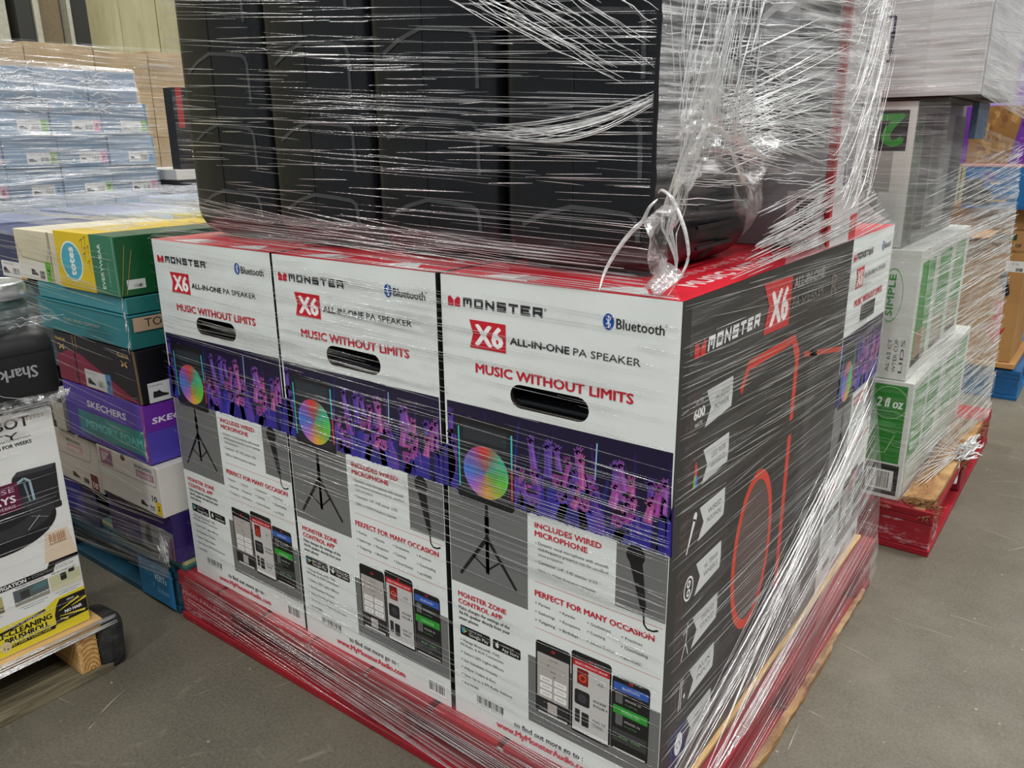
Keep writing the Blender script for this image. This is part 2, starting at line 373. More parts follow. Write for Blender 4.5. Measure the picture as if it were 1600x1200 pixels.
def band(a0, a1, b0, b1, n, lo, hi, r0, r1, slope=0.0, rs=_rs, wob=.0015, bias=None):
    """creases on the patch between the lines a0-a1 (bottom) and b0-b1 (top)"""
    a0, a1, b0, b1 = (np.array(p, float) for p in (a0, a1, b0, b1)); out = []
    for k in range(n):
        v = rs.rand() if bias is None else bias(rs.rand()); s0 = rs.uniform(-.15, 1); L = rs.uniform(lo, hi); s1 = min(1, s0 + L); s0 = max(0, s0)
        if s1 - s0 < .02: continue
        v1 = v + slope * (s1 - s0) + rs.normal(0, .006)
        f = lambda s, t: (a0 * (1 - s) + a1 * s) * (1 - t) + (b0 * (1 - s) + b1 * s) * t
        m = max(5, int((s1 - s0) * 12)); S = np.linspace(s0, s1, m); T = np.linspace(v, v1, m) + np.cumsum(rs.normal(0, wob, m)) * .3
        T = np.clip(T, -.02, 1.03)
        out.append((np.array([f(s, t) for s, t in zip(S, T)]), rs.uniform(r0, r1) * (.6 + .4 * rs.rand())))
    return out

# ================================================================== THE SETTING
fl_ = link('floor', box_mesh('floor', -9.5, 7, -5, 13, -.1, 0), FLOOR, kind='structure')
SCUFFS = (((-1.04, -.351), (-1.05, -.326), .001), ((-1.064, -.318), (-1.10, -.24), .0014), ((-1.198, -.342), (-1.127, -.331), .0005), ((.066, .533), (.103, .526), .001), ((.072, .397), (.066, .488), .0008),
          ((.05, .798), (.14, .773), .0008), ((-.05, 2.16), (.128, 2.104), .0012), ((-.85, -.054), (-.832, -.002), .0005), ((.225, 1.068), (.332, 1.065), .0008), ((-.964, -.175), (-.948, -.125), .0005), ((.30, 1.5), (.38, 1.62), .0009), ((.2, 1.9), (.42, 1.93), .0008))
SCUFF = mat_plain('pale_scuff', (176, 170, 156), .7)
for (a, b, wd) in SCUFFS:
    d = Vector((b[0] - a[0], b[1] - a[1], 0)).normalized(); n = Vector((-d.y, d.x, 0)) * wd; a, b = Vector((*a, .0012)), Vector((*b, .0012)); m_ = (a + b) / 2 + n * 1.5
    me = bpy.data.meshes.new('floor_scuff'); me.from_pydata([a, a.lerp(m_, .5) - n, m_ - n * .8, b, m_ + n * .8, a.lerp(m_, .5) + n], [], [(0, 1, 2, 3, 4, 5)]); link('floor_scuff', me, SCUFF, fl_)
wl = empty('wall_left', (-7.6, 0, 0), kind='structure')
part_box('wall_core', wl, -.25, -.12, -5, 13, 0, 6.5, PANEL, 0)
for k in range(44):          # cladding: shallow steel panels with raised seams
    y = -4.6 + k * .39
    part_box('cladding_panel', wl, -.12, -.10 + (k % 3) * .006, y + .004, y + .386, 0, 6.4, PANEL, .004)
for y, wd, m, dp in ((2.02, .16, POSTL, .16), (2.30, .22, POSTL, .12), (2.56, .13, DARKPOST, .2), (2.70, .05, POSTL, .22), (2.78, .20, POST, .1), (3.00, .035, POSTL, .2), (3.05, .16, DARKPOST, .14)):
    part_box('wall_post', wl, -.1, dp - .1, y, y + wd, 0, 6.4, m, .006)
wb = empty('wall_back', (0, 12.5, 0), kind='structure')
part_box('wall_core', wb, -9.5, 7, .1, .25, 0, 6.5, PANEL, 0)
for k in range(42): part_box('cladding_panel', wb, -9.4 + k * .39, -9.02 + k * .39, 0, .1, 0, 6.4, PANEL, .004)

# ================================================================== PALLETS
def block_pallet(label, x0, x1, y0, y1, mat, dark, group=None, decks=8, along='y', right_bare=False, worn=False, ends=None, bw=.2):
    e = empty('pallet', ((x0 + x1) / 2, (y0 + y1) / 2, 0), label=label, cat='pallet', group=group)
    a, b = (x1 - x0) / 2, (y1 - y0) / 2; rnd = random.Random(int(abs(x0 * 100)) + 3)
    for yy in (-b, -.045, b - .09): part_box('bottom_board', e, -a, a, yy, yy + .09, 0, .018, mat, .003)
    for xx in (-a, a - .085): part_box('bottom_board', e, xx, xx + .085, -b + .092, -.047, 0, .017, mat, .003); part_box('bottom_board', e, xx, xx + .085, .047, b - .092, 0, .017, mat, .003)
    for i, xx in enumerate((-a, -bw / 2, a - bw)):
        for j, yy in enumerate((-b, -.06, b - .12)):
            part_box('block', e, xx + .003, xx + bw - .003, yy + .004, yy + .12, .018, .092, dark if worn else mat, .004)
    for yy in (-b, -.06, b - .12): part_box('stringer_board', e, -a, a, yy + .002, yy + .118, .092, .110, mat, .003)
    L = 2 * a; n = decks; wd = L / n
    for k in range(n):
        g = rnd.uniform(.004, .014); m = mat
        if right_bare and k == n - 1:
            part_box('deck_board', e, -a + k * wd + g, a - .034, -b, b, .110, .130, RAW if False else RAWY, .003, label='bare unpainted wooden board')
            part_box('deck_board', e, a - .031, a, -b, b, .110, .1295, mat, .003); continue
        part_box('deck_board', e, -a + k * wd + g, -a + (k + 1) * wd - g * .2, -b, b, .110, .130, m, .003)
    return e
RAWY = mat_wood('raw_pine_lengthwise', (176, 132, 78), (206, 166, 108), (226, 192, 138), (22, 2, 22))

main_pal = block_pallet('scuffed red wooden pallet carrying the three front-facing white speaker cartons', -1.245, .042, -.022, 1.10, RED, REDW, right_bare=True, worn=True)
pr = Print()
pr.text('PECO PALLET', .012, .052, .012, (212, 150, 160), w=.15); pr.text('1-800-733-5654', .012, .034, .010, (212, 150, 160), w=.15)
for k in range(7): pr.line([(.01 + .02 * k, .012 + .002 * (k % 3)), (.06 + .02 * k, .018 + .003 * (k % 2))], .0016, (200, 140, 156), 1)
pr.build('stencil_lettering', main_pal, (-.6435, -.561 + .004 - .0002, .018), (1, 0, 0), (0, 0, 1))
# splintered raw edge of the right bottom board
bm = bmesh.new(); rr = random.Random(5); N = 60
vs = []
for k in range(N):
    y = -.45 + .95 * k / (N - 1); x = .6435 + .003 + rr.uniform(0, .003) + (.005 if .25 < k / N < .7 else 0)
    vs.append([bm.verts.new((.6435 - .006, y, .019)), bm.verts.new((x, y, .016 + rr.uniform(-.002, .004))), bm.verts.new((x - .002, y, .001))])
for p, q in zip(vs[:-1], vs[1:]):
    bm.faces.new((p[0], p[1], q[1], q[0])); bm.faces.new((p[1], p[2], q[2], q[1]))
me = bpy.data.meshes.new('splintered_edge'); bm.to_mesh(me); bm.free(); link('splintered_edge', me, SPLINT, main_pal)

p2 = block_pallet('broken red wooden pallet under the green and white cartons', -1.08, .132, 1.335, 2.40, RED, REDW, worn=True, bw=.30)
def splinters(parent, pts, n, L, mat, seed=0):
    rr = random.Random(seed); bm = bmesh.new()
    for k in range(n):
        c = Vector(rr.choice(pts)) + Vector((rr.uniform(-.012, .012), rr.uniform(-.012, .012), rr.uniform(-.004, .006)))
        d = Vector((rr.uniform(-.3, 1), rr.uniform(-1, .3), rr.uniform(-.3, .5))).normalized() * L * rr.uniform(.4, 1); s = Vector((rr.uniform(-1, 1), rr.uniform(-1, 1), rr.uniform(-1, 1))) * .0022
        a, b, c2 = bm.verts.new(c - s), bm.verts.new(c + s), bm.verts.new(c + d); t = bm.verts.new(c + Vector((0, 0, .003)))
        bm.faces.new((a, b, c2)); bm.faces.new((b, t, c2)); bm.faces.new((t, a, c2))
    me = bpy.data.meshes.new('wood_splinters'); bm.to_mesh(me); bm.free()
    return link('wood_splinters', me, mat, parent, kind='stuff')
part_box('bare_broken_board', p2, .520, .602, -.50, .30, .131, .148, SPLINT, .004, jig=.006, label='splintered bare deck board')
part_box('bare_broken_board', p2, .53, .585, -.53, -.40, .093, .131, SPLINT, .006, jig=.006, seed=3)
splinters(p2, [(.52 + .015 * i, -.505, .14) for i in range(6)] + [(.57, -.46 + .05 * i, .135) for i in range(6)] + [(.585, -.53 + .02 * i, .11) for i in range(5)], 240, .035, SPLINT, 2)
splinters(p2, [(.606, -.1 + .03 * i, .125) for i in range(16)], 160, .02, SPLINT, 4)

p3 = block_pallet('chipped blue wooden pallet under the brown produce carton', -1.05, .16, 3.015, 4.0, BLUE, BLUE, bw=.24)
p4 = block_pallet('dark teal and blue pallet under the stacked shoe boxes', -2.47, -1.262, -.018, .98, BLUED, BLUE, bw=.15)
pr = Print(); pr.rect(.0, .0, .155, .105, (26, 118, 172), 0)
pr.text('BLUE-LABEL 2-800', .008, .088, .009, (150, 205, 232), w=.12); pr.text('YO', .03, .062, .013, (90, 170, 212), w=.03); pr.text('VERTs', .07, .058, .018, (205, 232, 246), w=.055, bold=.02); pr.text('V', .052, .032, .02, (90, 170, 212)); pr.text('Sidem', .08, .026, .015, (140, 198, 228), w=.05)
pr.build('blue_pallet_sign', p4, (.604 - .158, -.499 - .006, .012), (1, 0, 0), (0, 0, 1), label='bright blue panel with white lettering')
p5 = block_pallet('blue pallet at the far left under the pale blue shoe boxes', -4.3, -3.08, .02, 1.16, BLUE, BLUE)
p6 = block_pallet('plain pallet under the tall wrapped brown cartons', -5.75, -4.58, 1.0, 2.35, RAW, RAW)

# the raw wood stringer pallet, near left
np_ = empty('pallet', (-1.79, -.76, 0), label='raw pine stringer pallet under the robot vacuum carton, near left', cat='pallet')
for k in range(6): part_box('bottom_board', np_, .6 - .105 - k * .225 if k else .505, .6 - k * .225 if k else .605, -.60, .54, 0, .018, GREYW, .003, label='weathered grey board' if k == 0 else None)
for k, yy in enumerate((.475, -.03, -.57)): part_box('stringer', np_, -.6, .598, yy, yy + .042, .018, .108, RAW if k else RAW, .004)
part_box('blackened_block', np_, .50, .606, .519, .575, .006, .118, ROT, .022, jig=.008, seed=4, label='charred black block bolted beside the stringer')
for k in range(7): part_box('deck_board', np_, .6 - .088 - k * .185, .6 - k * .185, -.60, .535, .108, .128, RAWX, .003)
pr = Print()     # growth rings on the stringer's cut end
for r_ in range(8): pr.line([(.024 + (.012 + r_ * .010) * math.cos(R(a)) * .55, -.004 + (.012 + r_ * .0105) * math.sin(R(a))) for a in range(15, 170, 12) if (.012 + r_ * .0105) * math.sin(R(a)) < .088 and abs((.012 + r_ * .010) * math.cos(R(a)) * .55) < .019], .0022, (176, 112, 44), 1)
pr.build('growth_rings', np_, (.598, .475, .020), (0, 1, 0), (0, 0, 1))

# ================================================================== THE SPEAKER CARTONS
WHITE = (226, 231, 229); CHAR = (47, 45, 45); CRED = (196, 26, 44); INK = (48, 46, 50); RTX = (196, 30, 52); GREY = (112, 113, 113)
CW, CH = .391, .774
def m_logo(p, u, v, w_, h, col, layer=3):
    g = w_ * .04
    p.poly([(u, v), (u, v + h * .82), (u + w_ * .18, v + h), (u + w_ * .5 - g, v + h * .55), (u + w_ * .5 - g, v)], col, layer)
    p.poly([(u + w_ * .5 + g, v), (u + w_ * .5 + g, v + h * .55), (u + w_ * .82, v + h), (u + w_, v + h * .82), (u + w_, v)], col, layer)
def wide_text(p, t, u, v, w_, h, col, slant=0, layer=3):
    """square extended capitals"""
    G = {'M': [[(0, 0), (0, 1), (1, 1), (1, 0)], [(.5, 1), (.5, .45)]], 'O': [[(0, 0), (0, 1), (1, 1), (1, 0), (0, 0)]], 'N': [[(0, 0), (0, 1), (1, 0), (1, 1)]],
         'S': [[(1, 1), (0, 1), (0, .5), (1, .5), (1, 0), (0, 0)]], 'T': [[(0, 1), (1, 1)], [(.5, 1), (.5, 0)]], 'E': [[(1, 1), (0, 1), (0, 0), (1, 0)], [(0, .5), (.85, .5)]], 'R': [[(0, 0), (0, 1), (1, 1), (1, .42), (0, .42)], [(.6, .42), (1, 0)]]}
    q_ = 0; n = len(t); cw = w_ / (n * 1.0 + (n - 1) * .28) ; th = h * .27
    for k, ch in enumerate(t):
        x0 = u + k * cw * 1.28 + th / 2
        for st in G[ch]:
            pts = [(x0 + a * (cw - th) + slant * (b * h), v + th / 2 + b * (h - th)) for a, b in st]
            for a, b in zip(pts[:-1], pts[1:]):
                dx, dy = b[0] - a[0], b[1] - a[1]; L = math.hypot(dx, dy); ex, ey = dx / L * th / 2, dy / L * th / 2
                q_ += 1; p.line([(a[0] - ex, a[1] - ey), (b[0] + ex, b[1] + ey)], th, col, layer + .2 * (q_ % 6))
def bt_icon(p, u, v, w_, h, layer=3):
    p.ell(u + w_ / 2, v + h / 2, w_ / 2, h / 2, (20, 74, 160), layer, 20)
    cx, cy = u + w_ / 2, v + h / 2; a = w_ * .2; b = h * .19
    p.line([(cx - a, cy + b), (cx + a, cy - b), (cx, cy - 2 * b), (cx, cy + 2 * b), (cx + a, cy + b), (cx - a, cy - b)], h * .055, (240, 244, 250), layer + 1)
def hand(p, x, y, s, ang, col, layer, rr):
    p.ell(x, y, s * .5, s * .55, col, layer, 10)
    for k in range(4):
        a = ang + (k - 1.5) * 16 + rr.uniform(-4, 4); L = s * rr.uniform(.9, 1.25)
        p.taper((x + math.cos(R(a)) * s * .3, y + math.sin(R(a)) * s * .3), (x + math.cos(R(a)) * L, y + math.sin(R(a)) * L), s * .26, s * .14, col, layer)
    a = ang + 62; p.taper((x, y), (x + math.cos(R(a)) * s * .85, y + math.sin(R(a)) * s * .85), s * .3, s * .16, col, layer)
def crowd(p, u0, u1, v0, v1, n=46, seed=3):
    rr = random.Random(seed); p.rect(u0, v0, u1, v1, (24, 16, 52), 1)
    H = v1 - v0
    for k in range(26): # dim backdrop beams and bodies
        x = rr.uniform(u0, u1); p.taper((x, v0), (x + rr.uniform(-.02, .02), v0 + H * rr.uniform(.4, 1)), rr.uniform(.006, .02), .002, rr.choice([(40, 24, 84), (30, 24, 78), (56, 26, 88), (34, 34, 110)]), 1.5)
    items = []
    for k in range(n):
        items.append((rr.random(), k))
    items.sort(reverse=True)
    for q, k in items:
        x = u0 + .008 + (u1 - u0 - .016) * ((k * .618) % 1); top = v0 + H * (.30 + .62 * q); lay = 2 + (1 - q) * 3
        skin = rr.choice([(132, 74, 152), (158, 82, 156), (108, 68, 158), (86, 58, 150), (168, 84, 144), (140, 60, 140), (84, 56, 148)]); cloth = rr.choice([(52, 44, 150), (70, 60, 172), (40, 36, 124), (92, 62, 160), (30, 22, 70)])
        if k % 3 == 0: # head and shoulders
            hy = v0 + H * (.15 + .45 * q); s = .013
            p.poly([(x - .02, v0), (x - .018, hy - .018), (x - .006, hy - .010), (x + .006, hy - .010), (x + .018, hy - .018), (x + .02, v0)], cloth, lay)
            p.ell(x, hy, s * .72, s, skin, lay + .1, 14); p.ell(x, hy + s * .55, s * .78, s * .6, (28, 14, 40), lay + .2, 12, 0, 180)
            p.ell(x + .001, hy - s * .4, s * .25, s * .2, (60, 16, 60), lay + .3, 8); p.ell(x - s * .3, hy + s * .1, s * .12, s * .1, (40, 16, 60), lay + .3, 6); p.ell(x + s * .35, hy + s * .1, s * .12, s * .1, (40, 16, 60), lay + .3, 6)
        lean = rr.uniform(-.022, .022); w0 = rr.uniform(.013, .021)
        ex, ey = x + lean * .5, v0 + (top - v0) * .55
        ex = min(max(ex, u0 + .006), u1 - .006); tx = min(max(x + lean, u0 + .007), u1 - .007)
        bx = min(max(x, u0 + .008), u1 - .008)
        p.taper((bx, v0), (ex, ey), w0 * 1.15, w0 * .9, cloth, lay); p.taper((ex, ey - .002), (tx, top - .012), w0 * .85, w0 * .55, skin, lay + .1)
        p.taper((ex + w0 * .18, ey), (tx + w0 * .1, top - .012), w0 * .25, w0 * .16, tuple(min(255, int(c * 1.25)) for c in skin), lay + .2)
        if top + .006 < v1: hand(p, tx, top - .010, .0115, 90 + lean * 900, skin, lay + .3, rr)
    p.line([(u0 + .27, v0 + H * .55), (u0 + .272, v1 - .012)], .002, (150, 190, 240), 5)
def front_art():
    A = Print(); A.rect(0, 0, CW, CH, WHITE, 0); CR, ST, MI, PH, BA = Print(), Print(), Print(), Print(), Print()
    crowd(CR, .004, CW - .002, .431, .578, 50)
    A.rect(.001, .262, .158, .4305, GREY, 1); A.rect(.158, .057, CW - .001, .182, GREY, 1); A.rect(.311, .327, CW - .001, .4295, GREY, 1)
    # speaker with a ring of coloured light
    ST.rrect(.022, .419, .134, .558, .008, (24, 24, 28), 6); ST.rrect(.03, .428, .126, .548, .006, (34, 36, 44), 6.3); ST.rect(.036, .522, .120, .544, (46, 52, 58), 6.6)
    ST.line([(.0265, .44), (.0265, .54)], .003, (40, 190, 190), 7); ST.line([(.1295, .44), (.1295, .49)], .003, (220, 60, 80), 7); ST.line([(.1295, .49), (.1295, .545)], .003, (60, 200, 200), 7)
    hues = []
    for k in range(36):
        a = k / 36; stops = [(0, (226, 60, 50)), (.12, (150, 90, 200)), (.24, (70, 130, 230)), (.38, (190, 110, 220)), (.5, (232, 170, 60)), (.66, (120, 210, 60)), (.84, (60, 200, 160)), (1, (226, 60, 50))]
        for (p0, c0), (p1, c1) in zip(stops[:-1], stops[1:]):
            if p0 <= a <= p1: q = (a - p0) / (p1 - p0); hues.append(tuple(int(c0[j] * (1 - q) + c1[j] * q) for j in range(3))); break
    ST.ring(.079, .473, .024, .044, hues, 7, .98); ST.ring(.079, .473, .0, .024, [tuple(int(c * .72 + 34) for c in h) for h in hues], 7, .98)
    for k in range(14): ST.line([(.04, .445 + k * .0042), (.118, .445 + k * .0042)], .0006, (60, 70, 90), 8)
    # tripod stand
    K = (26, 26, 28)
    ST.line([(.079, .419), (.079, .30)], .006, K, 6); ST.line([(.079, .40), (.079, .37)], .009, K, 6); ST.taper((.079, .362), (.022, .281), .007, .005, K, 6); ST.taper((.079, .362), (.136, .288), .007, .005, K, 6)
    ST.line([(.079, .305), (.050, .322)], .003, K, 6); ST.line([(.079, .305), (.106, .328)], .003, K, 6); ST.line([(.079, .36), (.079, .298)], .007, K, 6)
    # microphone
    MI.ell(.341, .417, .0145, .016, (22, 22, 24), 6.5, 20); MI.taper((.341, .412), (.356, .338), .021, .009, (26, 26, 28), 6.4); MI.line([(.356, .34), (.358, .315), (.363, .309), (.372, .309), (.380, .313)], .0028, (24, 24, 26), 6.4)
    # phones
    for (u0, v0, u1, v1) in ((.173, .083, .238, .217), (.2395, .080, .3095, .226), (.311, .083, .373, .213)): PH.rrect(u0, v0, u1, v1, .006, (24, 24, 26), 6 if u0 != .2395 else 6.8); 
    PH.rect(.176, .115, .235, .196, (176, 170, 166), 6.3); PH.rect(.176, .088, .235, .112, (40, 40, 42), 6.3); PH.rect(.196, .090, .214, .110, (178, 172, 170), 6.4); PH.rect(.178, .084, .233, .088, (210, 210, 208), 6.4)
    for a in (.181, .208):
        for b in (.119, .132, .145): PH.rrect(a, b, a + .023, b + .010, .002, (232, 232, 230), 6.4); PH.text('ROOM', a + .006, b + .0035, .003, (70, 70, 72), layer=6.6)
    PH.text('VOLUME', .206, .187, .003, INK, layer=6.6, al='c'); PH.ell(.197, .178, .0014, .0014, INK, 6.6, 8); PH.ell(.208, .160, .0014, .0014, INK, 6.6, 8); PH.line([(.18, .178), (.231, .178)], .0005, (120, 118, 116), 6.5); PH.text('BASS', .206, .167, .003, INK, layer=6.6, al='c')
    m_logo(PH, .203, .203, .006, .005, RTX, 6.6)
    PH.rect(.2425, .090, .3065, .212, (196, 194, 193), 7.0); PH.rect(.2425, .201, .3065, .212, (190, 32, 44), 7.1); PH.text('SELECT PRODUCT GROUP', .2745, .2045, .0036, (250, 240, 240), w=.056, layer=7.3, al='c'); m_logo(PH, .271, .214, .006, .005, RTX, 7.3); PH.rect(.2425, .084, .3065, .090, (226, 226, 224), 7.1)
    PH.rrect(.250, .170, .270, .198, .002, (120, 28, 24), 7.3); PH.ring(.260, .182, .004, .007, [(210, 70, 40)] * 12, 7.5); PH.text('X6', .286, .181, .006, (60, 60, 62), layer=7.3)
    PH.rrect(.246, .133, .273, .160, .004, (34, 34, 36), 7.3); PH.ell(.260, .146, .008, .008, (60, 60, 64), 7.5); PH.text("ROCKIN'", .280, .149, .0045, (60, 60, 62), w=.022, layer=7.3, bold=.02); PH.text('ROLLER 4', .280, .141, .0045, (60, 60, 62), w=.024, layer=7.3, bold=.02)
    PH.rrect(.247, .100, .256, .124, .002, (44, 44, 48), 7.3); PH.rrect(.259, .097, .272, .122, .002, (34, 34, 36), 7.3); PH.text('DUO 2.0', .279, .113, .0045, (60, 60, 62), w=.022, layer=7.3, bold=.02); PH.text('TWINS', .279, .105, .0045, (60, 60, 62), w=.018, layer=7.3, bold=.02)
    PH.rect(.3135, .190, .3705, .203, (52, 92, 176), 6.3); PH.text('BLUETOOTH', .342, .194, .004, (220, 230, 250), w=.028, layer=6.6, al='c'); m_logo(PH, .339, .206, .006, .004, RTX, 6.6)
    PH.rrect(.317, .168, .329, .187, .002, (96, 98, 98), 6.3); PH.rrect(.318, .130, .330, .149, .002, (96, 98, 98), 6.3); PH.rect(.3135, .149, .3705, .163, (46, 152, 52), 6.4); PH.text('CONNECTED', .342, .153, .004, (180, 240, 180), w=.03, layer=6.6, al='c')
    for b in (.176, .138): PH.text('SPEAKER X6', .333, b, .0036, (190, 190, 188), w=.026, layer=6.6); PH.text('no pairing', .333, b - .007, .003, (90, 150, 90), w=.02, layer=6.6)
    PH.rect(.3135, .100, .3705, .123, (58, 60, 60), 6.3); PH.text('AUX  TWS', .342, .108, .0036, (120, 190, 120), w=.036, layer=6.6, al='c'); PH.rect(.315, .0845, .369, .0875, (206, 206, 204), 6.4)
    # store badges
    for u0, u1, t in ((.0165, .081, 'Google Play'), (.0865, .143, 'App Store')):
        BA.rrect(u0, .163, u1, .182, .003, (22, 22, 24), 3); BA.text(t, u0 + .019, .1665, .0062, (235, 235, 235), w=u1 - u0 - .023, layer=4); BA.text('GET IT ON' if t[0] == 'G' else 'Download on the', u0 + .019, .1755, .003, (200, 200, 200), w=(u1 - u0) * .42, layer=4)
    BA.poly([(.0205, .167), (.0205, .179), (.0265, .173)], (50, 170, 220), 4); BA.poly([(.0265, .173), (.0225, .1665), (.031, .173)], (230, 190, 50), 4); BA.poly([(.0265, .173), (.0225, .1795), (.031, .173)], (60, 190, 100), 4)
    BA.ell(.0955, .172, .0036, .0044, (235, 235, 235), 4, 14); BA.ell(.0992, .1735, .0014, .0018, (22, 22, 24), 4.5, 8); BA.taper((.0955, .1765), (.0972, .1795), .0014, .001, (235, 235, 235), 4)
    A.barcode(.049, .0415, .107, .055, 34, 4); A.text('0 50644 99012 8', .05, .0375, .0022, INK, w=.055)
    for v in (.318, .237): A.line([(.171, v), (CW - .004, v)], .0008, (200, 80, 90), 2)
    L, LG, BT, XB, SL_ = Print(), Print(), Print(), Print(), Print()
    m_logo(LG, .014, .7285, .0235, .0155, RTX); wide_text(LG, 'MONSTER', .0435, .7295, .142, .0135, INK); LG.ring(.190, .741, .0013, .0019, [INK] * 12, 3)
    bt_icon(BT, .281, .7265, .0165, .0215); BT.text('Bluetooth', .301, .7295, .0135, INK, w=.068, bold=.008); BT.ring(.3715, .742, .001, .0015, [INK] * 10, 3)
    XB.poly([(.0545, .7115), (.061, .691), (.0545, .6695), (.1215, .6695), (.1215, .7115)], (198, 30, 46), 2); XB.text('X6', .066, .6755, .030, (245, 244, 244), w=.049, bold=.028, layer=3)
    L.text('ALL-IN-ONE', .1295, .6845, .0102, INK, w=.1, bold=.02); L.text('PA SPEAKER', .236, .6845, .0102, INK, w=.102)
    SL_.text('MUSIC WITHOUT LIMITS', .065, .6325, .0140, RTX, w=.264, bold=.022)
    L.text('INCLUDES WIRED', .172, .4095, .0088, RTX, w=.115, bold=.02); L.text('MICROPHONE', .172, .3955, .0088, RTX, w=.092, bold=.02)
    for t, v, w_ in (('Dynamic vocal microphone with smooth', .382, .121), ('mid-frequency presence rise for excellent', .373, .122), ('voice projection', .364, .044), ('Connector: 1/4", 9.45 ounces  \u00b1 5%', .351, .104), ('50Hz to 15kHz frequency response', .336, .101)): L.text(t, .178, v, .0052, INK, w=w_)
    for v in (.382, .351, .336): L.text('+', .1725, v, .004, RTX)
    L.text('PERFECT FOR MANY OCCASION', .172, .294, .0096, RTX, w=.203, bold=.02)
    for t, u, v in (('+ Parties', .172, .279), ('+ Gatherings', .172, .264), ('+ Tailgating', .172, .249), ('+ Karaoke', .217, .279), ('+ Receptions', .217, .264), ('+ Birthdays', .217, .249), ('+ Graduations', .266, .280), ('+ Coaching', .266, .265), ('+ School Events', .266, .249), ('+ Practices', .323, .279), ('+ Cheerleading', .323, .263), ('+ and MORE!', .323, .246)): L.text(t, u, v, .0048, INK, w=len(t) * .0031)
    L.text('MONSTER ZONE', .015, .2375, .0088, RTX, w=.1, bold=.02); L.text('CONTROL APP', .015, .2235, .0088, RTX, w=.092, bold=.02)
    for t, v, w_ in (('Make changes the settings of the', .213, .107), ('X6 PA speaker directly from your', .203, .107), ('smart phone:', .193, .042)): L.text(t, .015, v, .0058, INK, w=w_, bold=.012)
    for t, v in (('+ Manage Bluetooth\u00ae, TWS,', .151), ('   FM Radio, & AUX Connections', .142), ('+ Select LED Lights Effects', .127), ('+ Set Equalizer Presets', .112), ('+ Adjust Treble & Bass', .097), ('+ Save Up to 6 FM Radio Stations', .083), ('+ And MORE!', .067)): L.text(t, .0165, v, .0050, INK, w=len(t.strip()) * .0034)
    L.text('to find out more go to :', .129, .031, .0098, INK, w=.134, bold=.012); L.text('www.MyMonsterAudio.com', .092, .013, .0112, (206, 46, 66), w=.186, bold=.03)
    L.text('*Monster app required.', .170, .071, .004, (170, 170, 170), w=.05); L.text('Google Play and Apple may be trademarks', .170, .064, .004, (170, 170, 170), w=.088)
    L.rect(.335, .012, .382, .040, (236, 238, 236), 1.5); L.barcode(.339, .018, .378, .037, 14, 9, layer=4)
    return A, [('crowd_picture', CR), ('speaker_stand_picture', ST), ('microphone_picture', MI), ('phone_picture', PH), ('store_badge', BA), ('brand_logo', LG), ('wireless_logo', BT), ('model_badge', XB), ('slogan', SL_), ('fine_print', L)]
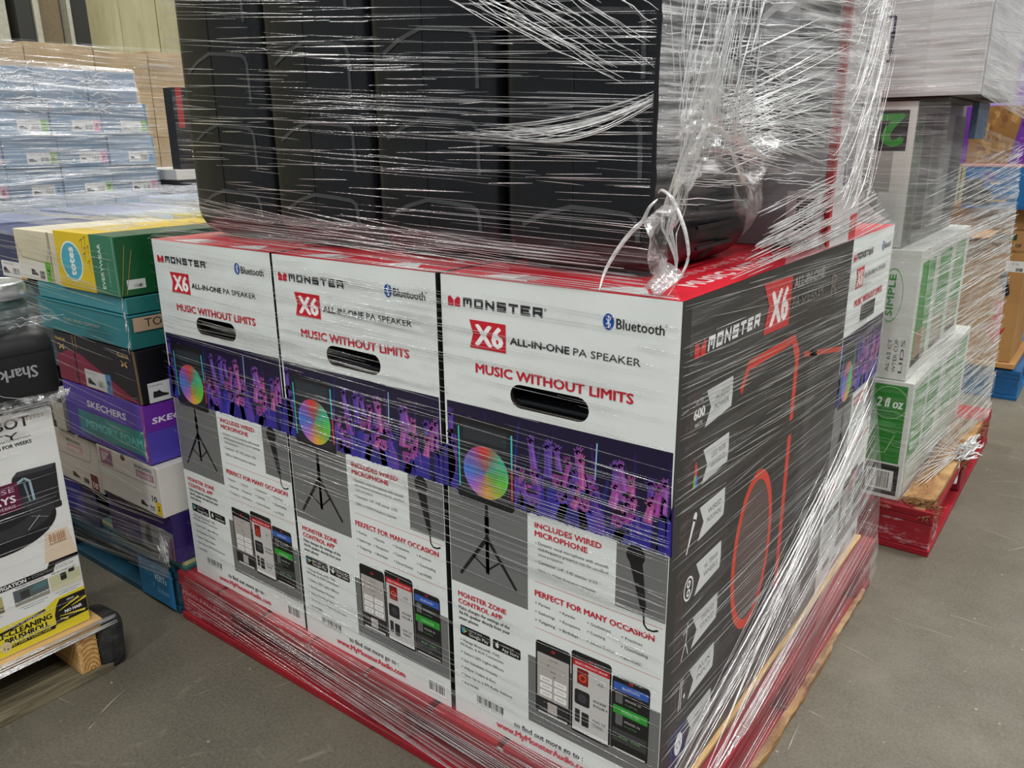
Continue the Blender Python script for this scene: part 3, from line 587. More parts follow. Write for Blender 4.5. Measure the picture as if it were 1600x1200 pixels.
def side_art(D):
    A = Print(); A.rect(0, 0, D, CH, CHAR, 0)
    s = 1.0
    # tall speaker printed on the flank
    A.poly([(.20, .07), (.205, .60), (.245, .665), (.47, .665), (.56, .60), (.575, .07)], (38, 36, 37), 1)
    A.poly([(.216, .60), (.24, .632), (.43, .634), (.452, .60), (.452, .49), (.47, .49), (.472, .612), (.44, .648), (.235, .648), (.208, .61)], (206, 50, 34), 3)
    A.rect(.452, .16, .470, .462, (206, 50, 34), 3)
    A.ring(.318, .30, .0, .001, [(60, 40, 40)] * 6, 2)
    n = 40; po = [(.318 + .088 * math.cos(R(k * 9)), .30 + .145 * math.sin(R(k * 9))) for k in range(n)]
    for k in range(n):
        a, b = po[k], po[(k + 1) % n]; f = .84
        A.add([a, b, (.318 + (b[0] - .318) * f, .30 + (b[1] - .30) * .88), (.318 + (a[0] - .318) * f, .30 + (a[1] - .30) * .88)], [(0, 1, 2, 3)], (208, 60, 38), 3)
    A.add([(.318 + (a[0] - .318) * .84, .30 + (a[1] - .30) * .88) for a in po], [tuple(range(n))], (86, 70, 68), 2)
    for k in range(16): A.line([(.26, .21 + k * .012), (.376, .21 + k * .012)], .0014, (112, 84, 78), 2.5)
    A.rect(.575, .095, .625, .262, (124, 124, 124), 2); A.rect(.575, .055, .628, .088, (168, 170, 174), 2); A.rect(.535, .27, .575, .60, (60, 58, 60), 2)
    A.line([(.50, .60), (.74, .56)], .01, (190, 60, 36), 2)
    # flags
    for k, (v, ts) in enumerate(((.612, ('AUDIO', 'POWER')), (.527, ('LED RGB', 'LED LIGHTS')), (.440, ('WIRED', 'MICROPHONE')), (.352, ('ALL TERRAIN', 'WHEELS')), (.263, ('TRIPOD', 'STAND')), (.174, ('AUX', 'INPUT')), (.088, ('PAIR 2 & ON', 'SPEAKER')))):
        A.poly([(.088, v - .025), (.105, v), (.089, v + .027), (.178, v + .027), (.180, v - .0), (.178, v - .018)], (202, 204, 204), 3)
        A.text(ts[0], .143, v + .006, .0085, (70, 68, 70), w=.048, layer=4, al='c'); A.text(ts[1], .143, v - .008, .0085, (70, 68, 70), w=.05, layer=4, al='c')
        A.line([(.05, v - .036), (.043, v), (.05, v + .036)], .0009, (150, 50, 50), 2)
    W = (232, 232, 232)
    A.text('UP TO', .067, .628, .006, W, w=.024, layer=4, al='c'); A.text('600', .068, .607, .014, W, w=.034, bold=.03, layer=4, al='c'); A.text('WATTS', .067, .595, .006, W, w=.024, layer=4, al='c')
    A.poly([(.060, .505), (.066, .547), (.074, .505)], (120, 190, 60), 4); A.poly([(.062, .522), (.066, .547), (.074, .526)], (214, 60, 60), 4.5); A.rect(.068, .505, .074, .522, (70, 110, 220), 4.6)
    A.taper((.052, .41), (.074, .456), .003, .008, W, 4); A.ell(.075, .459, .006, .007, W, 4)
    A.ring(.067, .350, .013, .0155, [W] * 16, 4, 1.25); A.ring(.067, .357, .003, .006, [W] * 10, 4); A.ring(.067, .343, .003, .006, [W] * 10, 4)
    A.line([(.055, .235), (.068, .262), (.078, .236)], .002, W, 4); A.line([(.068, .255), (.072, .292)], .002, W, 4); A.line([(.058, .278), (.082, .284)], .002, W, 4)
    A.line([(.056, .148), (.060, .20)], .002, W, 4); A.line([(.062, .148), (.066, .20)], .002, W, 4); A.ell(.074, .165, .003, .004, W, 4); A.rect(.035, .052, .088, .118, (38, 44, 92), 2); A.ell(.064, .085, .013, .020, W, 4); A.text('CX', .064, .079, .012, (38, 44, 92), layer=5, al='c', w=.016)
    L = Print(); m_logo(L, .040, .693, .034, .022, (206, 36, 40)); wide_text(L, 'MONSTER', .080, .695, .184, .0195, (226, 226, 226), .12)
    L.poly([(.272, .757), (.300, .72), (.284, .676), (.398, .672), (.400, .752)], (196, 34, 40), 2); L.text('X6', .310, .686, .052, (236, 228, 226), w=.076, bold=.028, layer=3)
    L.text('ALL-IN-ONE', .410, .728, .018, (150, 146, 144), w=.16, bold=.03); L.text('PA SPEAKER', .410, .696, .018, (126, 122, 120), w=.165); L.text('R', .62, .68, .045, (110, 96, 92), w=.04)
    return A, L
FA, FL = front_art()
FF = faces_of(-CW / 2, CW / 2, -.3715, .3715, 0, CH)

def hole_body(name, w_, D, H, hx0, hx1, hz0, hz1, cols):
    """carton shell with an oval hand hole cut through the front"""
    a, b = w_ / 2, D / 2; r = (hz1 - hz0) / 2; hole = []
    for cx, s0 in ((hx1 - r, -90), (hx0 + r, 90)):
        for k in range(9): an = R(s0 + k * 22.5); hole.append((cx + r * math.cos(an), (hz0 + hz1) / 2 + r * math.sin(an)))
    outer = [(0, 0), (w_, 0), (w_, H), (0, H)]
    allp = outer + hole; tri = tessellate_polygon([[Vector((p[0], p[1], 0)) for p in outer], [Vector((p[0], p[1], 0)) for p in hole]])
    bm = bmesh.new(); fl = bm.loops.layers.float_color.new('Col')
    f0 = [bm.verts.new((p[0] - a, -b, p[1])) for p in allp]
    def face(vs, c):
        try: f = bm.faces.new(vs)
        except ValueError: return
        for lp in f.loops: lp[fl] = (*lin(c), 1)
    for t in tri: face([f0[i] for i in t], cols['f'])
    bk = [bm.verts.new((x, b, z)) for x, z in ((-a, 0), (a, 0), (a, H), (-a, H))]
    fr = f0[:4]
    face([fr[0], fr[1], bk[1], bk[0]], cols['a']); face([fr[1], fr[2], bk[2], bk[1]], cols['r']); face([fr[2], fr[3], bk[3], bk[2]], cols['t']); face([fr[3], fr[0], bk[0], bk[3]], cols['l']); face([bk[1], bk[0], bk[3], bk[2]], cols['a'])
    n = len(hole); inner = [bm.verts.new((p[0] - a, -b + .006, p[1])) for p in hole]
    deep = [bm.verts.new((p[0] - a, -b + .05, p[1])) for p in hole]
    for k in range(n):
        k2 = (k + 1) % n; face([f0[4 + k], f0[4 + k2], inner[k2], inner[k]], (58, 48, 40)); face([inner[k], inner[k2], deep[k2], deep[k]], (16, 16, 17))
    face(deep, (22, 22, 23))
    bmesh.ops.recalc_face_normals(bm, faces=bm.faces[:])
    me = bpy.data.meshes.new(name); bm.to_mesh(me); bm.free(); return me
def cut_hole(P, hx0, hx1, hz0, hz1):
    """leave the hand hole open: drop the white ground of the print and lay it round the hole"""
    r = (hz1 - hz0) / 2; hole = []
    for cx, s0 in ((hx1 - r, -90), (hx0 + r, 90)):
        for k in range(9): an = R(s0 + k * 22.5); hole.append((cx + r * math.cos(an), (hz0 + hz1) / 2 + r * math.sin(an)))
    outer = [(0, 0), (CW, 0), (CW, CH), (0, CH)]; allp = outer + hole
    tri = tessellate_polygon([[Vector((p[0], p[1], 0)) for p in outer], [Vector((p[0], p[1], 0)) for p in hole]])
    P.f[0] = []; P.add(allp, [tuple(t) for t in tri], WHITE, 0)
    keep = [(f, c) for f, c in zip(P.f, P.c) if f]; P.f = [k[0] for k in keep]; P.c = [k[1] for k in keep]
HOLE = (.128, .262, .5905, .6265)
cut_hole(FA, *HOLE)
c0 = empty('speaker_carton', (0, 0, .13), label='white speaker carton at the front right corner of the red pallet', cat='carton', group='speaker cartons in the lower row')
link('carton_body', hole_body('carton_body', CW, .743, CH, *HOLE, dict(a=(70, 66, 64), f=WHITE, r=(40, 38, 38), l=(40, 38, 38), t=CRED)), CARD, c0)
O, U, V = FF['f']; art = FA.build('front_artwork', c0, O, U, V)
for nm_, P_ in FL: P_.build(nm_, art, O, U, V, lift=.0009 if nm_ in ('brand_logo', 'wireless_logo', 'model_badge', 'slogan', 'fine_print') else .0003)
link('handle_insert', box_mesh('handle_insert', -.066, .066, -.3715 + .012, -.3715 + .04, .592, .600, .003), BLACKP, c0)
T = Print()
T.poly([(.0, .0), (CW, 0), (CW, .743), (0, .743)], CRED, 0)
for u in (.06, .25): T.poly([(u, .012), (u + .09, .012), (u + .06, .06), (u + .03, .05)], (214, 214, 214), 1)
T.rect(.12, .02, .155, .055, (168, 146, 148), 1.5)
T.text('MUSIC WITHOUT LIMITS', CW - .03, .10, .026, (214, 190, 190), w=.55, rot=90, bold=.03, layer=2); T.text('ALL-IN-ONE PA SPEAKER', CW - .075, .10, .018, (200, 150, 152), w=.5, rot=90, layer=2)
T.build('top_artwork', c0, *FF['t'])
def copy_tree(o, parent=None):
    c = o.copy(); COL.objects.link(c); c.parent = parent
    for ch in o.children: copy_tree(ch, c)
    return c
c0.location = (-.1955, .3715, .13)
for x, lb in ((-.597, 'white speaker carton in the middle of the three front-facing ones'), (-1.0, 'white speaker carton at the left end, next to the shoe boxes')):
    c = copy_tree(c0); c.location = (x, .3715 + (.004 if x < -.9 else .0), .13); c['label'] = lb
SA, SL = side_art(.743)
SL.build('side_lettering', SA.build('side_artwork', c0, *FF['r']), *FF['r'], lift=.0009)
# the turned carton behind: its front looks along +x, squeezed to the width that shows
c4 = empty('speaker_carton', (-.375, .911, .13), R(90), label='turned speaker carton behind the charcoal side panel, front facing right', cat='carton', group='speaker cartons in the lower row')
link('carton_body', box_mesh('carton_body', -.163, .163, -.374, .37, 0, CH, .002, dict(a=(60, 56, 56), f=WHITE, t=CRED)), CARD, c4)
art4 = None
for nm_, P_ in [('front_artwork', FA)] + FL:
    Q = Print(); Q.v = [(p[0] * .326 / CW, p[1], p[2]) for p in P_.v]; Q.f = P_.f; Q.c = P_.c
    o = Q.build(nm_, art4 or c4, (-.163, -.374, 0), (1, 0, 0), (0, 0, 1), lift=.0009 if nm_ in ('brand_logo', 'wireless_logo', 'model_badge', 'slogan', 'fine_print') else .0003)
    art4 = art4 or o
part_box('handle_insert', c4, -.05, .06, -.3755, -.374, .592, .626, BLACKM, .0005)

# ================================================================== BLACK MOULDED SPEAKERS ON TOP
def speaker_proto():
    e = empty('moulded_speaker', (0, 0, 0), cat='speaker', group='black moulded speakers on top of the cartons')
    W2, D = .132, .33
    def outline(ins):
        w2 = W2 - ins; y0 = ins; y1 = D - ins; r = max(.004, .026 - ins * .3); pts = []
        pts += [(0, y0 - .010 + ins * .2)]
        pts += [(w2 - r, y0 + .001)] + [(w2 - r + r * math.sin(R(a)), y0 + r - r * math.cos(R(a))) for a in (22, 45, 68, 90)]
        pts += [(w2, y0 + .09), (w2 - .006, y0 + .10), (w2 - .006, y1 - .12), (w2, y1 - .11)]
        pts += [(w2 - r + r * math.cos(R(a)), y1 - r + r * math.sin(R(a))) for a in (0, 30, 60, 90)]
        left = [(-x, y) for x, y in pts[::-1] if x != 0]
        return pts + left
    lev = [(0, .05), (.004, .034), (.012, .02), (.024, .009), (.04, .002), (.055, 0), (.17, 0), (.30, 0), (.45, 0), (.60, 0), (.66, .004), (.70, .02), (.72, .05)]
    bm = bmesh.new(); rings = [[bm.verts.new((x, y, z)) for x, y in outline(i)] for z, i in lev]
    for a, b in zip(rings[:-1], rings[1:]):
        n = len(a)
        for k in range(n): bm.faces.new((a[k], a[(k + 1) % n], b[(k + 1) % n], b[k]))
    bm.faces.new(rings[0][::-1]); bm.faces.new(rings[-1]); bmesh.ops.recalc_face_normals(bm, faces=bm.faces[:])
    for f in bm.faces: f.smooth = True
    me = bpy.data.meshes.new('speaker_shell'); bm.to_mesh(me); bm.free()
    try: me.set_sharp_from_angle(angle=R(32))
    except Exception: pass
    link('speaker_shell', me, BLACKP, e)
    # grey outline of each front panel: rises to the ridge, rounds the corner and runs down
    def trim(z0, h):
        path = [(-.092, z0 - .030 - 0), (-.05, z0 - .012), (0, z0), (.05, z0 - .004), (.086, z0 - .008), (.096, z0 - .014), (.100, z0 - .026), (.101, z0 - h)]
        bm = bmesh.new(); prev = None; wd = .0032
        for i, (x, z) in enumerate(path):
            a = path[max(0, i - 1)]; b = path[min(len(path) - 1, i + 1)]; dx, dz = b[0] - a[0], b[1] - a[1]; L = math.hypot(dx, dz); nx, nz = -dz / L * wd, dx / L * wd
            yy = -.0115 + abs(x) / .106 * .011 
            q = [bm.verts.new((x + nx, yy, z + nz)), bm.verts.new((x - nx, yy, z - nz)), bm.verts.new((x - nx, yy + .006, z - nz)), bm.verts.new((x + nx, yy + .006, z + nz))]
            if prev:
                for k in range(4): bm.faces.new((prev[k], prev[(k + 1) % 4], q[(k + 1) % 4], q[k]))
            prev = q
        bmesh.ops.recalc_face_normals(bm, faces=bm.faces[:]); me = bpy.data.meshes.new('panel_trim'); bm.to_mesh(me); bm.free(); link('panel_trim', me, TRIM, e)
    for z, h in ((.097, .045), (.222, .085), (.352, .09), (.50, .10)): trim(z, h)
    for z in (.03, .06, .085): part_box('side_rib', e, W2 - .002, W2 + .003, .12, .25, z, z + .006, BLACKP, .001)
    part_box('ridge_seam', e, -.0012, .0012, -.0108, -.004, .045, .60, BLACKM, 0)
    return e
sp = speaker_proto()
for i, (x, lb) in enumerate(((-.219, 'black moulded speaker nearest the loose film tail, right end of the row'), (-.495, 'second black moulded speaker from the right, above the middle carton gap'), (-.771, 'third black moulded speaker from the right, above the middle carton'), (-1.047, 'black moulded speaker at the left end, above the leftmost white carton'))):
    o = sp if i == 0 else copy_tree(sp); o.location = (x, .10, .9045); o['label'] = lb

# grey carton standing on edge behind the speakers
rk, f = carton('speaker_carton', 'tall grey and red speaker carton standing behind the black speakers, on the top layer', 'carton', -.78, 0, .565, .75, .9045, 1.62, dict(a=(176, 176, 178), f=(150, 151, 155), r=(206, 200, 202), l=(150, 40, 46), t=(160, 40, 46)))
pr = Print()
pr.rect(.768, 0, .78, .71, (176, 34, 44), 1); pr.rect(.705, .015, .765, .098, (222, 218, 220), 2)
for k in range(12): pr.rect(.722, .03 + k * .0048, .757, .0325 + k * .0048, (50, 46, 50), 3)
pr.text("ROCK'N", .655, .33, .034, (226, 226, 228), w=.20, rot=-90, bold=.04, layer=2); pr.text('ROLLER', .640, .64, .05, (226, 226, 228), w=.26, rot=-90, bold=.04, layer=2); pr.text('ROLLER', .612, .13, .016, (226, 226, 228), w=.08, rot=-90, layer=2)
pr.ell(.60, .095, .06, .09, (222, 222, 224), 1)
for (a, b, c, d, g) in ((.70, .17, .765, .20, 40), (.66, .205, .765, .235, 60), (.72, .24, .765, .275, 40), (.60, .25, .70, .29, 90), (.68, .30, .765, .33, 46), (.70, .34, .765, .40, 36), (.56, .33, .64, .40, 110), (.64, .41, .765, .47, 58), (.56, .50, .765, .60, 70)): pr.rect(a, b, c, d, (g, g, g + 4), 1.5)
pr.build('front_artwork', rk, *f['f'])
pr = Print(); pr.rect(0, 0, .016, .71, (186, 40, 50), 1); pr.rect(.05, .10, .13, .21, (228, 224, 226), 1); pr.barcode(.055, .105, .125, .20, 12, 3, (90, 80, 96)); pr.text('L.U', .155, .24, .035, (60, 60, 110), w=.09, rot=90, bold=.03)
pr.rect(.135, .0, .18, .05, (196, 60, 66), 1); pr.build('side_artwork', rk, *f['r'])
# thin microphone cable lying behind the speaker
cb = creases('microphone_cable', None, [(np.array([(-.07 + .06 * t + .012 * math.sin(t * 9), .46 + .05 * math.sin(t * 5), .905 + .008 + .075 * t * t) for t in np.linspace(0, 1, 16)]), .0036)], BLACKM, 6)
del cb['kind']; tag(cb, 'thin black cable curling beside the last black speaker', 'cable')

# ================================================================== ROBOT VACUUM CARTON, NEAR LEFT
sb, f = carton('vacuum_carton', 'white robot vacuum carton with a yellow bottom band, standing on the raw pine pallet', 'carton', -1.56, -1.205, -.86, -.243, .129, .603, dict(a=(222, 222, 218), b=(34, 34, 36), r=(226, 227, 224), t=(222, 222, 218)))
pr = Print(); Y0 = .86     # u = y + Y0 (y from -.86 to -.243)
def su(y): return y + Y0
def sv(z): return z - .129
YEL = (226, 208, 52); BK = (30, 28, 30)
pr.text('ROBOT', su(-.286), sv(.580), .0205, (40, 38, 40), w=.108, bold=.012, al='r'); pr.text('EMPTY', su(-.309), sv(.5585), .0135, (40, 38, 40), w=.125, al='r')
pr.text('AUTOMATIC EMPTYING', su(-.288), sv(.556), .004, (60, 58, 60), w=.075, al='r'); pr.text('HANDS-FREE CLEANING FOR WEEKS', su(-.289), sv(.5445), .0068, (40, 38, 40), w=.16, bold=.02, al='r')
# robot and base picture
pr.poly([(su(-.345), sv(.425)), (su(-.336), sv(.482)), (su(-.325), sv(.494)), (su(-.254), sv(.491)), (su(-.258), sv(.405))], (38, 38, 42), 2)
pr.poly([(su(-.336), sv(.484)), (su(-.325), sv(.494)), (su(-.254), sv(.491)), (su(-.262), sv(.483))], (62, 62, 68), 2.4)
pr.ell(su(-.375), sv(.392), .106, .056, (30, 30, 33), 3, 40); pr.ell(su(-.375), sv(.406), .104, .044, (52, 52, 56), 3.3, 40); pr.ell(su(-.372), sv(.408), .055, .021, (34, 34, 38), 3.6, 30)
pr.rrect(su(-.273), sv(.398), su(-.256), sv(.412), .004, (40, 40, 42), 3.2)
pr.line([(su(-.328), sv(.472)), (su(-.315), sv(.478)), (su(-.306), sv(.470)), (su(-.304), sv(.43))], .0045, (150, 176, 186), 4); pr.line([(su(-.316), sv(.468)), (su(-.312), sv(.43))], .0035, (110, 140, 150), 4)
pr.line([(su(-.30), sv(.395)), (su(-.325), sv(.372))], .001, (200, 200, 200), 5); pr.line([(su(-.315), sv(.398)), (su(-.285), sv(.386))], .001, (150, 150, 150), 5)
pr.rect(su(-.47), sv(.419), su(-.328), sv(.476), (92, 24, 58), 4); 
pr.text('BASE', su(-.335), sv(.458), .009, (206, 176, 190), w=.055, layer=5, al='r'); pr.text('60 DAYS', su(-.336), sv(.437), .014, (236, 224, 230), w=.09, bold=.02, layer=5, al='r'); pr.text('OF DIRT + DEBRIS', su(-.338), sv(.426), .006, (206, 186, 196), w=.085, layer=5, al='r')
pr.poly([(su(-.308), sv(.29)), (su(-.298), sv(.352)), (su(-.255), sv(.352)), (su(-.244), sv(.286))], (222, 204, 180), 2); pr.barcode(su(-.292), sv(.324), su(-.258), sv(.347), 9, 5, (176, 132, 100)); 
pr.text('*', su(-.40), sv(.282), .008, (176, 30, 60))
pr.poly([(su(-.62), sv(.265)), (su(-.62), sv(.277)), (su(-.306), sv(.278)), (su(-.300), sv(.290)), (su(-.244), sv(.290)), (su(-.244), sv(.282)), (su(-.29), sv(.280)), (su(-.296), sv(.266))], BK, 2)
pr.text('ADVANCED NAVIGATION', su(-.347), sv(.268), .0078, (236, 236, 234), w=.13, bold=.02, layer=3, al='r'); pr.text('+ CONSTANT STATE OF', su(-.255), sv(.2695), .0062, (150, 150, 150), w=.088, layer=3, al='r')
for (a, b, c1, c2, ttl) in ((-.45, -.394, (176, 170, 110), (120, 112, 78), 'MAPS YOUR HOME'), (-.374, -.309, (88, 98, 98), (150, 150, 140), 'POWERFUL NAVIGATION'), (-.306, -.246, (196, 196, 160), (214, 210, 180), 'RESUME WHERE IT LEFT')):
    pr.rect(su(a), sv(.224), su(b), sv(.258), c1, 2); pr.poly([(su(a), sv(.224)), (su(b), sv(.224)), (su(b), sv(.236)), (su(a), sv(.232))], c2, 2.5); pr.text(ttl, su((a + b) / 2), sv(.2605), .0034, BK, w=(b - a) * .8, al='c'); 
    for q in (0, 1): pr.text('hands free cleaning all round the house', su((a + b) / 2), sv(.2175 - q * .005), .0026, (90, 90, 90), w=(b - a) * (.8 - .2 * q), al='c')
pr.rect(su(-.362), sv(.236), su(-.345), sv(.252), (62, 60, 58), 3); pr.poly([(su(-.34), sv(.244)), (su(-.312), sv(.244)), (su(-.312), sv(.256)), (su(-.335), sv(.254))], (80, 120, 124), 3); pr.rrect(su(-.285), sv(.241), su(-.273), sv(.257), .003, (40, 40, 42), 3); pr.rrect(su(-.268), sv(.252), su(-.256), sv(.260), .002, (40, 40, 42), 3)
pr.poly([(su(-.62), sv(.131)), (su(-.62), sv(.192)), (su(-.325), sv(.196)), (su(-.300), sv(.208)), (su(-.244), sv(.210)), (su(-.244), sv(.131))], YEL, 2)
pr.poly([(su(-.309), sv(.172)), (su(-.303), sv(.192)), (su(-.295), sv(.203)), (su(-.244), sv(.203)), (su(-.244), sv(.152)), (su(-.312), sv(.152)), (su(-.314), sv(.144)), (su(-.309), sv(.150))], BK, 3)
for a, b, c, d in ((-.300, .178, -.258, .192), (-.30, .166, -.25, .158), (-.275, .178, -.244, .186), (-.30, .160, -.285, .155)): pr.taper((su(a), sv(b)), (su(c), sv(d)), .001, .005, YEL, 4)
pr.text('NO HAIR', su(-.289), sv(.168), .0068, (240, 240, 236), w=.034, bold=.02, layer=5); pr.text('WRAP', su(-.282), sv(.193), .0045, (236, 236, 230), w=.015, layer=5)
pr.poly([(su(-.50), sv(.1835)), (su(-.405), sv(.1845)), (su(-.325), sv(.1955)), (su(-.323), sv(.190)), (su(-.404), sv(.179)), (su(-.50), sv(.177))], BK, 3); pr.text('POWERFUL PET HAIR PICKUP', su(-.33), sv(.185), .0045, (236, 236, 230), w=.072, layer=5, al='r', rot=0)
pr.text('SELF-CLEANING', su(-.315), sv(.1695), .0115, BK, w=.118, bold=.03, layer=3, al='r'); pr.text('BRUSHROLL', su(-.322), sv(.1555), .0115, BK, w=.082, bold=.03, layer=3, al='r')
pr.rect(su(-.40), sv(.1435), su(-.312), sv(.1515), BK, 3); pr.text('PET HAIR + LONG HAIR', su(-.32), sv(.1455), .005, (236, 220, 60), w=.075, layer=5, al='r')
pr.ell(su(-.405), sv(.150), .010, .012, (214, 196, 150), 4, 14); pr.ell(su(-.408), sv(.148), .0015, .0015, BK, 5, 8); pr.ell(su(-.402), sv(.145), .002, .0015, BK, 5, 8)
for k in range(6): pr.rect(su(-.297 + k * .007), sv(.589 + (k % 2) * .001), su(-.2955 + k * .007), sv(.597), (196, 160, 120), 3)
pr.build('side_artwork', sb, *f['r'])
pr = Print(); pr.rect(0, 0, .355, .09, YEL, 1); pr.rect(0, .02, .355, .06, BK, 2); pr.build('end_artwork', sb, *f['b'])
# black case lying upside down on it
bc = empty('black_case', (-1.375, -.53, .6045), label='black rounded case lying upside down on the robot vacuum carton', cat='case')
bm = bmesh.new()
def rr_ring(bm, a, b, r, z, n=6):
    out = []
    for cx, cy, s0 in ((a - r, b - r, 0), (-a + r, b - r, 90), (-a + r, -b + r, 180), (a - r, -b + r, 270)):
        for k in range(n): an = R(s0 + k * 90 / (n - 1)); out.append(bm.verts.new((cx + r * math.cos(an), cy + r * math.sin(an), z)))
    return out
def loft_mesh(name, levels, smooth=True):
    bm = bmesh.new(); rg = [rr_ring(bm, *lv) for lv in levels]
    for p, q in zip(rg[:-1], rg[1:]):
        n = len(p)
        for k in range(n): bm.faces.new((p[k], p[(k + 1) % n], q[(k + 1) % n], q[k]))
    bm.faces.new(rg[0][::-1]); bm.faces.new(rg[-1])
    for f_ in bm.faces: f_.smooth = smooth and len(f_.verts) == 4
    me = bpy.data.meshes.new(name); bm.to_mesh(me); bm.free(); return me
bm.free()
a, b = .172, .325
link('case_shell', loft_mesh('case_shell', [(a - .03, b - .03, .03, 0), (a - .012, b - .012, .04, .006), (a - .003, b - .003, .045, .02), (a, b, .045, .035), (a, b, .045, .118), (a - .003, b - .004, .045, .134), (a - .012, b - .012, .04, .146), (a - .03, b - .03, .03, .152)]), BLACKM, bc)
pr = Print(); pr.text('Shark', .0, .0, .0225, (150, 150, 152), w=.066, bold=.015, rot=180); pr.build('lettering', bc, (a, -.53 + .53 + .326 - .052, .088), (0, 1, 0), (0, 0, 1), lift=.0012)
link('lid_seam', loft_mesh('lid_seam', [(a + .0012, b + .0012, .045, .112), (a + .0012, b + .0012, .045, .114)], False), BLACKP, bc)
pr = Print(); pr.line([(0, .03), (.004, .022), (.018, .012), (.04, .004), (.055, 0)], .0016, (150, 152, 154), 1); pr.build('pale_curve', bc, (a + .0008, .19, .028), (0, 1, 0), (0, 0, 1))  # thin pale grey curve on the side of the case
# silver-lidded jar
jr = empty('lidded_jar', (-1.305, -.280, .7575), label='dark green jar with a brushed silver lid standing on the black case', cat='jar')
def lathe(name, prof, n=36):
    bm = bmesh.new(); rg = [[bm.verts.new((r * math.cos(2 * math.pi * k / n), r * math.sin(2 * math.pi * k / n), z)) for k in range(n)] for r, z in prof]
    for p, q in zip(rg[:-1], rg[1:]):
        for k in range(n): bm.faces.new((p[k], p[(k + 1) % n], q[(k + 1) % n], q[k])).smooth = True
    bm.faces.new(rg[0][::-1]); bm.faces.new(rg[-1]); me = bpy.data.meshes.new(name); bm.to_mesh(me); bm.free()
    try: me.set_sharp_from_angle(angle=R(40))
    except Exception: pass
    return me
link('jar_body', lathe('jar_body', [(.058, 0), (.062, .003), (.0635, .01), (.0635, .05), (.060, .056)]), GREENGL, jr)
link('silver_lid', lathe('silver_lid', [(.0655, .0562), (.067, .059), (.067, .078), (.064, .084), (.058, .0865), (.056, .085), (.0, .0848)][:-1]), SILVER, jr, label='brushed silver lid')

# ================================================================== SHOE BOXES ON THE TEAL PALLET
def shoebox(label, x0, x1, y0, y1, z0, z1, col, lid=None, lidh=.022, group='shoe boxes stacked on the teal pallet', front=None, right=None, top=None, cols=None, seed=0, rz=0):
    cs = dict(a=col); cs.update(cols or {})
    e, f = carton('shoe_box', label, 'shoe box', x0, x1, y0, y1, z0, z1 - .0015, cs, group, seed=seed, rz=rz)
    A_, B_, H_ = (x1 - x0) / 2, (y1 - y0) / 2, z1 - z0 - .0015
    if lid: part_box('lid', e, -A_ - .002, A_ + .002, -B_ - .002, B_ + .002, H_ - lidh, H_ + .001, CARD, .002, dict(a=lid))
    o = .0022 if lid else 0; O = {'f': ((-A_, -B_ - o, 0), (1, 0, 0), (0, 0, 1)), 'r': ((A_ + o, -B_, 0), (0, 1, 0), (0, 0, 1)), 't': ((-A_, -B_, H_ + (.001 if lid else 0)), (1, 0, 0), (0, 1, 0))}
    for k, fn in (('f', front), ('r', right), ('t', top)):
        if fn:
            pr = Print(); fn(pr, 2 * A_ if k != 'r' else 2 * B_, H_); pr.build({'f': 'front_print', 'r': 'side_print', 't': 'lid_print'}[k], e, *O[k])
    return e
def shoe(p, u, v, w_, col=(40, 40, 44), layer=3):
    p.poly([(u, v), (u + w_, v), (u + w_, v + w_ * .12), (u + w_ * .62, v + w_ * .25), (u + w_ * .4, v + w_ * .45), (u + w_ * .28, v + w_ * .38), (u + w_ * .04, v + w_ * .42), (u, v + w_ * .15)], col, layer)
def size_label(p, u0, v0, u1, v1, sz, c, seed=1, side='r', tc=(30, 30, 30)):
    p.rect(u0, v0, u1, v1, (226, 227, 226), 1); W_ = u1 - u0; H_ = v1 - v0; cw = W_ * .22
    p.rect(u1 - cw, v0, u1, v1, c, 2); p.text(sz, u1 - cw / 2, v0 + H_ * .3, H_ * .42, tc, w=cw * .45 * (1 + .5 * (len(sz) - 1)), al='c', layer=3, bold=.02)
    shoe(p, u0 + W_ * .06, v0 + H_ * .22, W_ * .26); p.barcode(u0 + W_ * .46, v0 + H_ * .2, u0 + W_ * .72, v0 + H_ * .6, 12, seed, (60, 60, 62)); p.text('WOMENS CASUAL', u0 + W_ * .08, v0 + H_ * .78, H_ * .1, (90, 90, 92), w=W_ * .45)
XR, YF = -1.236, -.040
# bottom pair, under crumpled film
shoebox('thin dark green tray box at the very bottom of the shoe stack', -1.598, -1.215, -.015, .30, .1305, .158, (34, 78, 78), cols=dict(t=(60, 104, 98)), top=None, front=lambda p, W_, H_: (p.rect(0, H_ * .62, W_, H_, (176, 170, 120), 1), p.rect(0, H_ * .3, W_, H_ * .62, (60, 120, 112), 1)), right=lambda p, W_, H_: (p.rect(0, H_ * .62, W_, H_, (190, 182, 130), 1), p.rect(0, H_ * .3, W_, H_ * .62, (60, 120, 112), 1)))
shoebox('dark purple shoe box with a grey boot label, second from the bottom', -1.512, -1.218, -.03, .30, .158, .279, (46, 30, 92), front=lambda p, W_, H_: (p.rect(W_ * .50, .004, W_ * .99, .075, (120, 118, 124), 1), p.poly([(W_ * .56, .03), (W_ * .60, .07), (W_ * .655, .07), (W_ * .655, .03), (W_ * .72, .012), (W_ * .60, .012)], (40, 40, 46), 2), p.rect(W_ * .93, .006, W_ * .975, .06, (120, 74, 98), 2), p.text('ZZE', W_ * .84, .05, .012, (180, 178, 186))), right=lambda p, W_, H_: p.rect(0, 0, W_, H_ * .3, (56, 40, 104), 1), seed=2)
shoebox('dark blue shoe box beside the boot-label box', -1.98, -1.60, -.02, .31, .1305, .252, (28, 30, 78), front=lambda p, W_, H_: (p.rect(W_ * .55, .02, W_ * .8, .11, (34, 38, 140), 1),), seed=3)
